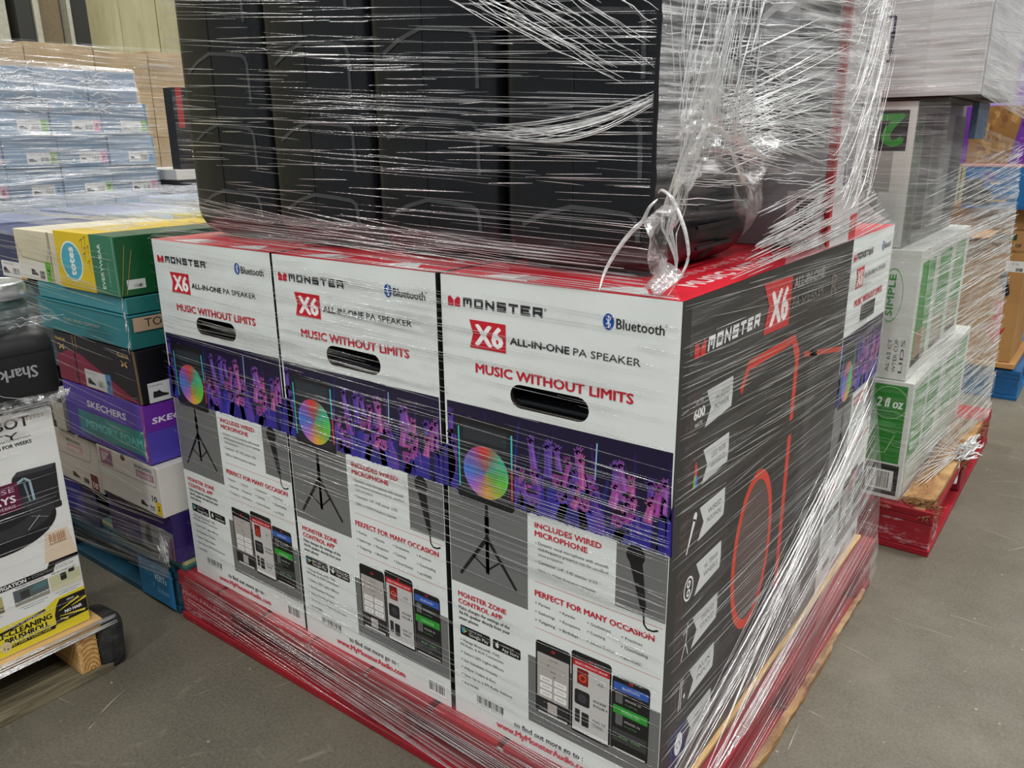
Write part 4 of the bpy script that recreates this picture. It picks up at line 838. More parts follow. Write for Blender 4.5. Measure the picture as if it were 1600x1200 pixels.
def f_white(p, W_, H_):
    p.line([(0, H_ - .046), (W_ * .06, H_ - .05), (W_ * .94, H_ - .05), (W_ * .96, H_ - .03), (W_ * .96, H_)], .0014, (120, 118, 116), 1); p.rect(W_ * .05, H_ - .045, W_ * .26, H_ - .004, (150, 86, 120), 1); p.rect(W_ * .075, H_ - .038, W_ * .235, H_ - .012, (196, 176, 188), 1.5); p.poly([(W_ * .1, H_ - .04), (W_ * .24, H_ - .008), (W_ * .24, H_ - .04)], (120, 90, 130), 2)
    p.ell(W_ * .45, H_ - .008, .010, .008, (30, 26, 22), 2, 14); p.text('SKECHERS', W_ * .63, H_ - .018, .008, (70, 68, 74), w=.075, bold=.02); p.rect(W_ * .645, H_ - .040, W_ * .925, H_ - .022, (170, 130, 148), 1.5); p.text('RELAXED', W_ * .67, H_ - .036, .008, (232, 226, 228), w=.06, layer=3)
    p.rect(W_ * .62, .004, W_ * .985, .03, (218, 216, 212), 1); shoe(p, W_ * .66, .012, .03); p.barcode(W_ * .8, .008, W_ * .88, .02, 10, 3); p.rect(W_ * .90, .002, W_ * .985, .037, (224, 190, 40), 2); p.text('10', W_ * .855, .034, .014, (40, 40, 40), w=.02, bold=.02); p.text('2', W_ * .93, .014, .012, (40, 40, 40), layer=3, bold=.03)
def f_white2(p, W_, H_):
    p.line([(0, H_ - .03), (W_ * .05, H_ - .066), (W_ * .82, H_ - .062), (W_ * .86, H_ - .05), (W_ * .88, H_)], .0014, (120, 118, 116), 1); p.text('SKECHERS', W_ * .44, H_ - .024, .008, (90, 88, 94), w=.075, bold=.02); p.rect(W_ * .44, H_ - .050, W_ * .72, H_ - .03, (184, 150, 164), 1.5); p.text('GO WALK', W_ * .47, H_ - .045, .009, (236, 230, 232), w=.06, layer=3)
    shoe(p, W_ * .46, .016, .035); p.barcode(W_ * .66, .012, W_ * .76, .026, 10, 3); p.rect(W_ * .80, .003, W_ * .93, .045, (96, 26, 40), 2); p.text('10', W_ * .83, .008, .014, (226, 214, 216), w=.022, bold=.02, layer=3)
shoebox('cream-white shoe box with a yellow size 10 label, under the purple box', -1.492, -1.219, -.045, .28, .279, .402, (214, 210, 204), front=f_white, seed=4)
shoebox('cream-white shoe box with a dark red size 10 label, further left', -1.80, -1.515, -.035, .28, .2535, .392, (188, 184, 180), front=f_white2, seed=5)
def f_sk(p, W_, H_):
    p.poly([(0, 0), (W_, 0), (W_, H_ * .5), (0, H_ * .62)], (64, 54, 160), 1); p.rect(W_ * .16, .016, W_ * .965, .075, (38, 128, 140), 2); p.rect(W_ * .5, .016, W_ * .965, .075, (36, 140, 136), 2.2)
    p.text('SKECHERS', W_ * .30, .090, .016, (226, 222, 236), w=.178, bold=.028, slant=.12); p.text('MEMORY FOAM', W_ * .25, .034, .021, (96, 190, 190), w=.255, bold=.02, layer=4); p.poly([(W_ * .97, 0), (W_, 0), (W_, H_), (W_ * .96, H_)], (140, 60, 160), 2)
shoebox('purple shoe box with a teal band across its front', -1.612, -1.240, -.045, .27, .404, .544, (84, 64, 176), front=f_sk, right=lambda p, W_, H_: (p.rect(0, H_ * .55, W_, H_, (108, 44, 160), 1), p.text('SKECHERS', .016, H_ - .045, .013, (236, 226, 244), w=.14, bold=.028, slant=.15)), cols=dict(r=(82, 70, 178)), seed=6)
shoebox('narrow grey-white box with a black strip beside the purple box', -1.71, -1.625, -.05, .25, .404, .50, (176, 174, 168), front=lambda p, W_, H_: (p.rect(0, 0, W_ * .3, H_, (52, 62, 34), 1), p.rect(W_ * .45, H_ - .02, W_, H_ - .008, (24, 24, 22), 2), p.rect(W_ * .2, 0, W_ * .4, .02, (20, 20, 18), 2)), seed=7)
def f_rb(p, W_, H_):
    G = (196, 160, 96)
    p.poly([(W_ * .26, 0), (W_ * .26, .078), (W_ * .32, .078), (W_ * .985, 0)], (142, 32, 74), 1); p.poly([(0, 0), (0, .06), (W_ * .19, .083), (W_ * .24, .078), (W_ * .24, 0)], (132, 30, 70), 1)
    for u in (.245, .285): p.line([(W_ * u, H_), (W_ * (u + .0), .088)], .0014, G, 2)
    p.line([(W_ * .965, H_), (W_ * .975, H_ * .65), (W_ * .985, 0)], .0016, G, 2); p.line([(W_ * .98, H_), (W_ * .99, H_ * .6), (W_, 0)], .0014, G, 2)
    for u in (.02, .79):
        p.text('Reebok', W_ * u, H_ - .021, .0085, G, w=.048, bold=.012, layer=3)
        for k in (-1, 1): p.taper((W_ * u + .024 - k * .014, H_ - .029), (W_ * u + .024 + k * .012, H_ - .041), .0015, .006, G, 3)
    p.rect(W_ * .345, .002, W_ * .60, .045, (222, 224, 226), 2); p.rect(W_ * .60, .0, W_ * .665, .047, (84, 140, 196), 2); p.text('9', W_ * .615, .012, .020, (30, 50, 90), layer=3, bold=.02); shoe(p, W_ * .37, .01, .034); p.barcode(W_ * .5, .01, W_ * .575, .024, 10, 4); p.text('WHITE NAVY', W_ * .36, .036, .003, (90, 90, 94), w=.05)
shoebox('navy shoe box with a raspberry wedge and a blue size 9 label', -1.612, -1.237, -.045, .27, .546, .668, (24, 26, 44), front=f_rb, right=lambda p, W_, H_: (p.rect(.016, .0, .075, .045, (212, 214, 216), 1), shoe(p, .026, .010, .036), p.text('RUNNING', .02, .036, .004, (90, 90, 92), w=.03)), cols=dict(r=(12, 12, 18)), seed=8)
def f_teal(p, W_, H_):
    p.text('TOMS SHOES COMPANY', W_ * .30, .032, .0075, (176, 178, 150), w=.17, slant=.2); p.line([(W_ * .30, .025), (W_ * .82, .025)], .001, (120, 160, 156), 1)
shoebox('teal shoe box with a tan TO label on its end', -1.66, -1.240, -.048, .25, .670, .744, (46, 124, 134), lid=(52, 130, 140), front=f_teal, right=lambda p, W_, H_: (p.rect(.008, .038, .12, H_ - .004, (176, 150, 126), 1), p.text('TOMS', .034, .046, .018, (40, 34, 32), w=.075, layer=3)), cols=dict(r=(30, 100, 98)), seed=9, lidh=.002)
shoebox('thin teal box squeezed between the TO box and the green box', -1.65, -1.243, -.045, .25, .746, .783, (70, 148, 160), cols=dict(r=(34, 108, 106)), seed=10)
shoebox('dull teal and grey flat box at the left of the thin teal box', -2.02, -1.66, -.03, .25, .70, .765, (66, 92, 100), seed=11)
shoebox('dark grey shoe box behind the silver-lidded jar', -2.02, -1.67, -.02, .26, .560, .69, (62, 70, 84), seed=12)
def f_grn(p, W_, H_): 
    p.rect(0, 0, W_, H_, (52, 120, 92), 1); p.text('EVERYWEAR', W_ * .42, .012, .012, (200, 222, 210), w=.095, rot=90, layer=3, bold=.02); p.text('comfort', W_ * .66, .02, .006, (150, 196, 174), w=.05, rot=90, layer=3); p.line([(W_ * .92, 0), (W_ * .92, H_)], .001, (190, 216, 200), 2)
shoebox('dark green shoe box at the front corner of the top row', -1.346, -1.243, -.052, .30, .785, .912, (20, 84, 46), front=f_grn, right=lambda p, W_, H_: (p.rect(.015, .014, .056, .034, (206, 210, 206), 1), p.barcode(.03, .017, .05, .024, 9, 2), p.line([(.002, .004), (.02, H_ - .02)], .0008, (196, 160, 60), 1), p.line([(.012, .004), (.034, H_ - .03)], .0008, (196, 160, 60), 1)), seed=13)
def f_tot(p, W_, H_):
    p.rect(0, 0, W_, H_, (228, 196, 36), 1); p.ell(W_ * .42, H_ * .49, .050, .045, (238, 240, 236), 2, 30); p.ell(W_ * .42, H_ * .49, .0455, .041, (70, 172, 196), 3, 30); p.text('totes', W_ * .50, H_ * .49 - .031, .026, (238, 242, 240), w=.062, rot=90, bold=.03, layer=4)
    for a, b in ((.72, .85), (.76, .62), (.82, .9), (.86, .5), (.79, .72), (.88, .75)): p.line([(W_ * a, H_ * b), (W_ * a + .012, H_ * b + .008), (W_ * a + .008, H_ * b - .012)], .0012, (60, 56, 30), 4)
shoebox('yellow shoe box with a round light-blue badge in the top row', -1.512, -1.350, -.050, .30, .783, .911, (226, 194, 40), front=f_tot, seed=14)
def f_crm(p, W_, H_):
    p.line([(.005, H_ * .7), (.03, H_ * .44), (W_ * .72, H_ * .38), (W_ * .78, H_ * .62), (W_ * .8, H_)], .0012, (120, 112, 96), 1); p.rect(.003, .0, W_ * .8, .045, (224, 224, 216), 1.5); p.rect(W_ * .655, .0, W_ * .79, .048, (96, 176, 44), 2); p.text('7', W_ * .695, .012, .018, (30, 50, 20), layer=3, bold=.02); shoe(p, W_ * .3, .012, .034); p.barcode(W_ * .5, .006, W_ * .62, .024, 10, 5); p.poly([(W_ * .8, 0), (W_ * .82, 0), (W_ * .84, H_), (W_ * .81, H_)], (150, 140, 116), 2)
shoebox('cream shoe box with a lime green size 7 label', -1.734, -1.516, -.045, .30, .7835, .903, (214, 206, 180), front=f_crm, seed=15)
shoebox('slate blue shoe box with an orange-edged label at the left of the top row', -2.05, -1.738, -.03, .30, .767, .885, (58, 66, 104), front=lambda p, W_, H_: size_label(p, W_ * .56, .006, W_ * .995, .046, '6', (232, 170, 40), 4), seed=16)
# the far half of the pallet: flat lids seen across the top, pale and yellow under the film
k = 0
for (x0, x1, y0, y1, z1, c, tc, lb) in (
    (-1.62, -1.27, .31, .63, .915, (34, 92, 60), (206, 190, 70), 'flat box with a dull yellow lid just behind the green box'),
    (-1.98, -1.63, .31, .63, .900, (150, 160, 176), (150, 166, 184), 'flat grey-blue lidded box in the middle of the wrapped top'),
    (-2.40, -2.0, .31, .63, .895, (120, 128, 160), (132, 142, 176), 'flat slate-lidded box at the left of the wrapped top'),
    (-1.62, -1.27, .65, .96, .935, (214, 160, 60), (220, 166, 70), 'orange-tan lidded box at the back of the wrapped top'),
    (-1.98, -1.63, .65, .96, .925, (176, 196, 214), (190, 206, 222), 'pale blue lidded box at the back of the wrapped top'),
    (-2.40, -2.0, .65, .96, .915, (170, 180, 206), (176, 188, 210), 'pale lavender lidded box at the back left of the wrapped top'),
    (-2.42, -2.06, -.02, .30, .89, (70, 78, 116), (120, 130, 160), 'dark slate shoe box at the left front corner of the pallet')):
    shoebox(lb, x0, x1, y0, y1, z1 - .125, z1, c, lid=tc, cols=dict(t=tc), seed=20 + k, group='lidded boxes seen across the wrapped top'); k += 1
# plain filler tiers that carry that top (they stand on the pallet)
for (x0, x1, y0, y1, z1) in ((-1.62, -1.27, .31, .63, .789), (-1.98, -1.63, .31, .63, .774), (-2.40, -2.0, .31, .63, .769), (-1.62, -1.27, .65, .96, .809), (-1.98, -1.63, .65, .96, .799), (-2.40, -2.0, .65, .96, .789), (-2.42, -2.06, -.02, .30, .764), (-2.02, -1.64, -.0, .26, .558)):
    if z1 < .6:
        carton('storage_carton', 'dark filler carton low in the gap left of the navy box', 'carton', x0, -1.815, y0, y1, .394 if False else .2525, z1 - .001, dict(a=(40, 44, 62)), seed=k); continue
    carton('storage_carton', 'plain grey under-tier carton supporting the lid at ' + ('the far ' if y0 > .6 else 'the middle ' if y0 > .2 else 'the near ') + ('right' if x0 > -1.7 else 'centre' if x0 > -2 else 'left') + ' of the wrapped top', 'carton', x0, x1, y0, y1, .1305, z1 - .001, dict(a=(90, 96, 112)), group='under-tier cartons', seed=k); k += 1

# ================================================================== PALE BLUE SHOE BOXES, FAR LEFT
zs = [.131, .255, .380, .505, .63, .755, .880, 1.005, 1.130, 1.262, 1.385]
posn = ('bottom', 'second', 'third', 'fourth', 'fifth', 'sixth', 'seventh', 'eighth', 'ninth', 'topmost'); n_ = 0
place = ('next to the brown cartons', 'second from the brown cartons', 'third from the brown cartons', 'fourth from the brown cartons, at the frame edge')
hue = ((232, 150, 186), (140, 190, 70), (232, 150, 186), (120, 190, 60), (120, 170, 214))
for r_ in range(5, 10):
    y1 = 1.13 - (.012 if r_ == 8 else .05 if r_ == 9 else 0)
    for c_ in range(4):
        ya = y1 - .208 * (c_ + 1); yb = y1 - .208 * c_ - .004
        tone = ((126, 152, 178), (138, 162, 186), (118, 146, 172))[(r_ + c_) % 3]
        if r_ == 9 and c_ == 3: tone = (214, 206, 150)
        def rp(p, W_, H_, r_=r_, c_=c_):
            p.line([(0, H_ * .66), (W_, H_ * .66)], .002, (92, 116, 142), 1)
            if r_ in (6, 7, 8) : size_label(p, W_ * .40, .014, W_ * .96, .058, str(6 + (r_ + c_) % 3), hue[(r_ * 2 + c_) % 5], r_ + c_)
            else: p.text('SPORT', W_ * .3, .03, .012, (176, 192, 206), w=.06)
        shoebox('pale blue shoe box, %s tier up, %s' % (posn[r_], place[c_]), -3.44, -3.1 + (.006 if (r_ + c_) % 2 else 0), ya, yb, zs[r_], zs[r_ + 1] - .001, tone, right=rp, group='pale blue shoe boxes under crumpled film', seed=r_ * 7 + c_)
carton('storage_carton', 'grey-blue base carton beneath the pale blue shoe boxes', 'carton', -4.2, -3.1, .30, 1.14, .1305, .754, dict(a=(110, 124, 140)))
# brown cartons behind
kk = ('nearest the pale blue boxes', 'second in the row', 'third in the row', 'at the far end beside the black speakers')
for j, (ya, yb) in enumerate(((1.02, 1.30), (1.304, 1.685), (1.69, 2.02), (2.025, 2.33))):
    for t_, (za, zb) in enumerate(((.1305, .63), (.632, 1.13), (1.132, 1.62 + .02 * (j % 2)))):
        if t_ == 0 and j == 0: pass
        e, f = carton('brown_carton', 'tall brown corrugated carton, %s tier, %s' % (('lower', 'middle', 'top')[t_], kk[j]), 'carton', -5.6, -4.6, ya, yb, za, zb, dict(a=(172, 140, 104)), group='brown cartons along the wall', mat=KRAFTB, seed=j)
        pr = Print(); pr.rect(0, .235, yb - ya, .262, (186, 158, 116), 1); pr.build('packing_tape', e, *f['r'])
carton('storage_carton', 'black carton standing on the floor behind the pale blue shoe boxes', 'carton', -3.5, -3.0, 1.16, 1.52, .0, .935, dict(a=(26, 24, 26)))
carton('flat_box', 'flat white box with a red edge lying on the black carton', 'box', -3.5, -3.01, 1.165, 1.5, .9355, .980, dict(a=(206, 204, 200)))
e, f = carton('book_box', 'upright black box with a red spine and white letters beside the black speakers', 'box', -3.125, -3.03, 1.22, 1.36, .9805, 1.33, dict(a=(30, 26, 28), r=(34, 28, 30)))
pr = Print(); pr.rect(0, .18, .03, .35, (150, 40, 44), 1); pr.text('S', .05, .05, .035, (220, 220, 220), bold=.03); pr.build('spine_print', e, *f['r'])

# ================================================================== GREEN AND WHITE CARTONS, SECOND RED PALLET
GRN = (34, 128, 38); WH2 = (214, 217, 210)
def gcarton(label, x0, x1, y0, y1, z0, z1, front=None, right=None, cols=None, seed=0, group='green and white drink cartons'):
    e, f = carton('drink_carton', label, 'carton', x0, x1, y0, y1, z0, z1 - .001, dict(dict(a=WH2), **(cols or {})), group, seed=seed)
    for k, fn, nm in (('f', front, 'front_print'), ('r', right, 'side_print')):
        if fn: pr = Print(); fn(pr, (x1 - x0) if k == 'f' else (y1 - y0), z1 - z0); pr.build(nm, e, *f[k])
def g_front(p, W_, H_):
    p.rect(W_ - .105, .105, W_ - .014, H_ - .012, GRN, 1); p.rect(.02, .105, W_ - .12, H_ - .012, GRN, 1); p.rect(.01, .012, W_ - .010, .100, (30, 34, 34), 1)
    p.ring(W_ - .055, H_ - .062, .044, .0455, [(170, 206, 160)] * 30, 2); p.text('2 fl oz', W_ - .055, H_ - .075, .026, (226, 232, 222), w=.064, bold=.015, slant=.1, al='c', layer=3)
    p.line([(W_ - .104, H_ - .135), (W_ - .10, H_ - .165), (W_ - .085, H_ - .205), (W_ - .052, H_ - .205), (W_ - .032, H_ - .150)], .002, (150, 200, 140), 2); p.line([(W_ - .104, H_ - .135), (W_ - .03, H_ - .145)], .0015, (150, 200, 140), 2); p.ell(W_ - .067, H_ - .122, .036, .008, (70, 150, 70), 1.5, 20)
    p.rect(W_ - .092, .024, W_ - .022, .083, (222, 224, 220), 2); p.barcode(W_ - .084, .030, W_ - .032, .078, 18, 6); p.text('USO', W_ - .019, .03, .008, (160, 160, 158), w=.02, rot=90); p.text('nio', W_ - .135, .03, .014, (200, 200, 198), w=.03)
def g_side(p, W_, H_):
    for k in range(int(W_ / .2)): p.rect(.02 + k * .2, .105, .185 + k * .2, H_ - .02, (70, 150, 72), 1); p.rect(.02 + k * .2, .012, .185 + k * .2, .095, (190, 200, 188), 1); p.text('2 fl oz', .05 + k * .2, H_ - .1, .026, (210, 226, 206), w=.1)
gcarton('carton marked 2 fl oz on green, near corner of the broken red pallet', -.38, .037, 1.362, 1.80, .1305, .468, g_front, g_side)
gcarton('white and green carton behind the corner one on the bottom tier, mostly under film', -.38, .040, 1.804, 2.24, .1305, .46, None, g_side, seed=2)
def m_front(p, W_, H_):
    p.text('SIMPLE', W_ - .055, .17, .016, (60, 150, 60), w=.11, rot=90, bold=.02); p.ring(W_ - .061, .225, .026, .0272, [(90, 170, 90)] * 24, 1.5, 2.6)
    for k, t in enumerate(('AL 62 CT', 'WTER CUP', 'LIDS')): p.text(t, W_ - .045 + k * .016, .02, .009, (60, 62, 60), w=.09, rot=90)
def m_side(p, W_, H_):
    for a in (.012, .25, .49):
        p.rect(a, .018, a + .20, H_ - .02, (224, 226, 220), 1); p.rect(a + .012, .03, a + .188, H_ - .035, (86, 154, 84), 2); p.rect(a + .03, .05, a + .15, .125, (168, 140, 118), 3); p.poly([(a + .1, .13), (a + .188, .16), (a + .188, H_ - .035), (a + .06, H_ - .035)], (60, 150, 66), 2.5); p.rect(a + .012, .03, a + .188, .05, (70, 60, 56), 3)
gcarton('white carton with green picture panels, middle tier of the drink stack', -.40, .012, 1.368, 2.10, .469, .815, m_front, m_side, seed=3)
def u_front(p, W_, H_):
    p.rect(.01, .01, W_ - .045, H_ - .02, (150, 152, 148), 1); p.rect(W_ - .098, H_ - .120, W_ - .018, H_ - .022, (24, 26, 26), 2); 
    # the numeral stands on its head
    p.text('2', W_ - .030, H_ - .034, .074, (40, 134, 44), w=.050, rot=180, bold=.045, layer=3); p.rect(W_ - .07, .03, W_ - .025, .14, (190, 192, 188), 2); p.rect(W_ - .012, .012, W_ - .002, H_ - .01, (200, 202, 196), 2)
def u_side(p, W_, H_):
    p.rect(.0, 0, W_, H_, (120, 122, 116), 1); p.ring(.05, H_ - .11, .02, .0225, [(80, 150, 80)] * 20, 2, 2.6); p.text('simply', .057, H_ - .15, .016, (80, 150, 80), w=.09, rot=90, layer=3)
    for a, b, c in ((.10, .22, 70), (.24, .34, 96), (.36, .5, 150), (.52, .7, 64)): p.rect(a, .03, b, H_ - .03, (c, c, c - 4), 2)
    for k, t in enumerate(('AL 62 CT', 'KEEP DRY', 'FRAGILE')): p.text(t, .03 + k * .02, .02, .012, (70, 72, 70), w=.13, rot=90, layer=3)
gcarton('grey carton with upside-down green 2 on a black square', -.40, -.043, 1.372, 2.05, .816, 1.176, u_front, u_side, seed=4, cols=dict(a=(196, 198, 192)))
e, f = carton('silver_carton', 'large silver-grey carton on top of the drink carton stack, upper right', 'carton', -.42, .088, 1.352, 2.0, 1.183, 1.60, dict(a=(186, 188, 188), r=(178, 180, 182), d=(84, 82, 78)))
pr = Print(); NV = (34, 40, 78)
pr.line([(.287, .185), (.305, .185), (.303, .085), (.288, .083)], .006, NV, 1); pr.line([(.303, .15), (.303, .10)], .010, NV, 1); pr.ell(.282, .200, .008, .006, (40, 40, 44), 1, 12); pr.rect(.385, .01, .50, .40, (196, 198, 198), .5); pr.build('front_print', e, *f['f'])
pr = Print(); pr.rect(.02, .02, .6, .4, (196, 196, 200), .5); pr.build('side_print', e, *f['r'])
part_box('blue_grey_card', e, .206, .222, -.08, .10, -.10, -.008, CARD, .002, dict(a=(84, 108, 134)), label='blue-grey card flap under the silver carton')
carton('spacer_tray', 'dark cardboard tray between the grey carton and the silver one', 'tray', -.41, .02, 1.375, 2.0, 1.1765, 1.1825, dict(a=(66, 62, 56)))

# ================================================================== PRODUCE CARTON AND TRAYS, FAR RIGHT
e, f = carton('produce_carton', 'brown produce carton with a red arrow and PRODUCE lettering, far right', 'carton', -.24, .110, 3.03, 3.50, .160, .712, dict(a=(190, 150, 100)), mat=KRAFT)
pr = Print(); u0 = .24; B = (62, 52, 34)
pr.rect(u0 - .035, .515, u0 + .060, .560 - .02, (44, 56, 34), 1); pr.text('LAURENCE', u0 + .012, .521, .012, (146, 150, 96), w=.075, al='c', bold=.02)
pr.text('PRODUCT OF', u0 + .028, .487, .014, B, w=.105, al='c', bold=.02)
for a, t in ((-.066, 'USA'), (-.020, 'PERU'), (.040, 'MEXICO')): pr.ring(u0 + a, .470, .005, .0065, [B] * 4, 1); pr.text(t, u0 + a + .011, .465, .009, B, w=.007 * len(t))
pr.rect(u0 + .035, .365 + .02, u0 + .105, .43, (222, 222, 220), 1); pr.barcode(u0 + .075, .388, u0 + .100, .402, 8, 5); pr.text('LOT 22', u0 + .043, .414, .008, (90, 90, 92), w=.04, layer=3)
pr.poly([(u0 + .022, .260), (u0 + .052, .260), (u0 + .054, .145), (u0 + .072, .145), (u0 + .036, .072), (u0 + .0, .145), (u0 + .018, .145)], (186, 48, 40), 2); pr.text('THIS SIDE UP', u0 + .033, .245, .008, (222, 150, 120), w=.11, rot=-90, layer=3); pr.build('front_print', e, *f['f'])
hm = bpy.data.meshes.new('hand_slot'); bm = bmesh.new(); rg = rr_ring(bm, .012, .052, .0115, 0); r2 = rr_ring(bm, .012, .052, .0115, .004)
for q in range(len(rg)): bm.faces.new((rg[q], rg[(q + 1) % len(rg)], r2[(q + 1) % len(rg)], r2[q]))
bm.faces.new(r2); bm.to_mesh(hm); bm.free(); o = link('hand_slot', hm, BLACKM, e); o.rotation_euler = (R(90), R(-14), 0); o.location = (u0 + .045 - .175, -.2355, .335)
for a, b, c in (((-.175, -.235, .551), (.175, -.235, .551), 0),):
    bm = bmesh.new(); v = [bm.verts.new(p) for p in ((-.175, -.235, .551), (.06, -.235, .551), (.045, -.36, .590 - .06), (-.175, -.34, .575 - .06))]; bm.faces.new(v); r_ = bmesh.ops.extrude_face_region(bm, geom=bm.faces[:]); bmesh.ops.translate(bm, verts=[g for g in r_['geom'] if isinstance(g, bmesh.types.BMVert)], vec=(0, 0, .004)); bmesh.ops.recalc_face_normals(bm, faces=bm.faces[:]); me = bpy.data.meshes.new('carton_flap'); bm.to_mesh(me); bm.free(); link('carton_flap', me, KRAFT, e)
carton('cardboard_sheet', 'rough brown cardboard sheet between the produce carton and the blue pallet', 'cardboard', -.30, .135, 3.0, 3.52, .1365, .1535, dict(a=(176, 140, 96)), mat=KRAFT, jig=.006)
e, f = carton('storage_carton', 'brown corrugated carton set back above the flap of the produce carton', 'carton', -.24, .24, 3.08, 3.5, .7125, .800, dict(a=(150, 116, 74)), mat=KRAFT)
# blue tray with dark goods in it
bt = empty('display_tray', (0, 3.25, .8005), label='bright blue cardboard display tray above the produce carton', cat='tray')
for q in ((-.16, .26, -.24, -.235, 0, .165), (-.16, .26, .235, .24, 0, .165), (-.16, -.155, -.235, .235, 0, .165), (.255, .26, -.235, .235, 0, .165), (-.155, .255, -.235, .235, 0, .006)): part_box('tray_wall', bt, *q, CARD, .001, dict(a=(16, 96, 156)))
pr = Print(); pr.rect(0, 0, .105, .12, (20, 18, 22), 1); pr.rect(.0, .0, .42, .012, (16, 80, 140), 1.5); pr.rect(.075, .075, .135, .105, (18, 100, 160), 1.5); pr.rect(.09, .028, .16, .038, (180, 160, 120), 2); pr.rect(.095, .098, .13, .106, (196, 190, 150), 2); pr.rect(.072, .105, .105, .145, (84, 60, 140), 2); pr.text('Tasty', .20, .10, .04, (60, 150, 200), w=.14); pr.text('lll', .17, .05, .05, (60, 150, 200), w=.02, layer=2); pr.build('front_print', bt, (-.16, -.24, 0), (1, 0, 0), (0, 0, 1))
carton('storage_carton', 'thin pink-edged card layer on the blue tray', 'carton', -.18, .26, 3.01, 3.5, .9665, .978, dict(a=(196, 150, 150)))
e, f = carton('display_carton', 'gold and purple printed display carton above the blue tray', 'carton', -.20, .24, 3.03, 3.45, .9785, 1.205, dict(a=(98, 40, 140)))
pr = Print(); pr.rect(0, 0, .44, .226, (98, 40, 140), .5); pr.poly([(.03, 0), (.182, 0), (.215, .226), (.03, .226)], (140, 98, 48), 1)
rr = random.Random(4)
for k in range(46): a, b = rr.uniform(.07, .19), rr.uniform(.01, .215); pr.ell(a, b, rr.uniform(.004, .016), rr.uniform(.006, .02), rr.choice([(168, 128, 72), (118, 76, 34), (154, 112, 56), (130, 88, 42)]), 1.2 + rr.random() * .5, 9)
for k in range(120): a, b = rr.uniform(.215, .43), rr.uniform(.01, .215); pr.ell(a, b, rr.uniform(.003, .010), rr.uniform(.004, .012), rr.choice([(126, 62, 170), (82, 28, 124), (110, 50, 156), (66, 22, 104)]), 1.2 + rr.random() * .5, 7)
pr.build('front_print', e, *f['f'])
e, f = carton('storage_carton', 'lilac wrapped carton at the very top right', 'carton', -.20, .30, 3.04, 3.45, 1.2055, 1.75, dict(a=(176, 164, 196)))
pr = Print(); pr.rect(0, 0, .5, .09, (170, 150, 200), .5)
for k in range(9): pr.rect(.18, .04 + k * .05, .5, .065 + k * .05, ((150, 120, 184), (206, 200, 214))[k % 2], 1)
pr.build('front_print', e, *f['f'])

# ================================================================== STRETCH FILM
def wrap(label, loc=(0, 0, 0)): return empty('stretch_wrap', loc, label=label, cat='plastic wrap')
rs = np.random.RandomState(5)
# ---- main pallet: thin bands of clear film drawn tight, with the creases that show
W1 = wrap('clear stretch film wound round the white speaker cartons and their red pallet')
cr = []
cr += band((-1.2, -.0035, .16), (.0, -.0035, .16), (-1.2, -.0035, .90), (0, -.0035, .90), 210, .04, .45, .00022, .00062, slope=-.035, rs=rs)
cr += band((-1.2, -.0045, .48), (.0, -.0045, .46), (-1.2, -.0045, .74), (0, -.0045, .71), 90, .05, .5, .0003, .0008, slope=-.05, rs=rs)
cr += band((-1.2, -.0035, .72), (-.38, -.0035, .70), (-1.2, -.0035, .90), (-.38, -.0035, .88), 80, .1, .6, .0003, .0007, slope=-.06, rs=rs)
creases('film_crease', W1, cr, CREASE)
cr = band((.004, 0, .14), (.004, 1.05, .14), (.004, 0, .90), (.004, 1.05, .90), 250, .06, .5, .0003, .0008, slope=-.06, rs=rs)
cr += band((.006, 0, .62), (.006, .9, .56), (.006, 0, .90), (.006, .9, .90), 110, .06, .45, .0003, .0010, slope=-.05, rs=rs)
cr += band((.006, .0, .13), (.012, .74, .36), (.006, .0, .17), (.012, .74, .50), 26, .3, .9, .0003, .0009, rs=rs)
creases('film_crease', W1, cr, CREASE)
# side sheet: thickening towards the back
sheet('film_sheet', W1, quad((.0035, .02, .14), (.0035, 1.07, .14), (.0035, 1.07, .895), (.0035, .02, .895)), 90, 70, FILM, lambda s, t: (.10 + .6 * max(0, s - .45) + .2 * max(0, t - .75) * 2), .001, 1.05, .76, 1)
# collars: film sloping from the carton edges up to the goods above
sheet('film_sheet', W1, quad((-1.2, -.004, .905), (.0, -.004, .905), (-.07, .085, .95), (-1.19, .09, .965), .006, (0, 0, -1)), 160, 24, FILM, lambda s, t: .30 * (1 - .55 * s), .003, 1.2, .12, 2)
cr = band((-1.2, -.002, .906), (.0, -.002, .906), (-1.19, .085, .965), (-.2, .085, .95), 85, .06, .5, .0004, .0010, slope=-.15, rs=rs)
cr += band((-1.18, .08, .92), (-.3, .05, .912), (-1.18, .082, 1.0), (-.3, .07, .95), 34, .1, .5, .0006, .0013, slope=-.6, rs=rs)
creases('film_crease', W1, cr, CREASE)
sheet('film_sheet', W1, quad((.003, .35, .905), (.003, 1.07, .905), (.012, .70, 1.02), (.006, .56, .99), .02, (-1, 0, -.3)), 90, 30, FILMD, lambda s, t: .35 + .3 * t, .003, .7, .15, 3)
cr = band((.003, .12, .905), (.003, 1.05, .905), (.0, .30, .98), (.008, .70, 1.04), 100, .1, .6, .0005, .0013, slope=.25, rs=rs)
creases('film_crease', W1, cr, CREASEW)
# skirt drawn over the front of the pallet
sheet('film_sheet', W1, quad((-1.245, -.034, .045), (.045, -.036, .035), (.02, -.006, .165), (-1.2, -.004, .20), -.010, (0, 1, 0)), 200, 34, FILMS, lambda s, t: (.17 if t > .3 else .17 * t / .3) * (.35 + .9 * s), .004, 1.25, .14, 4)
cr = band((-1.22, -.040, .06), (.04, -.042, .03), (-1.2, -.010, .17), (.02, -.012, .16), 110, .1, .8, .0004, .0011, slope=-.35, rs=rs)
creases('film_crease', W1, cr, CREASE)
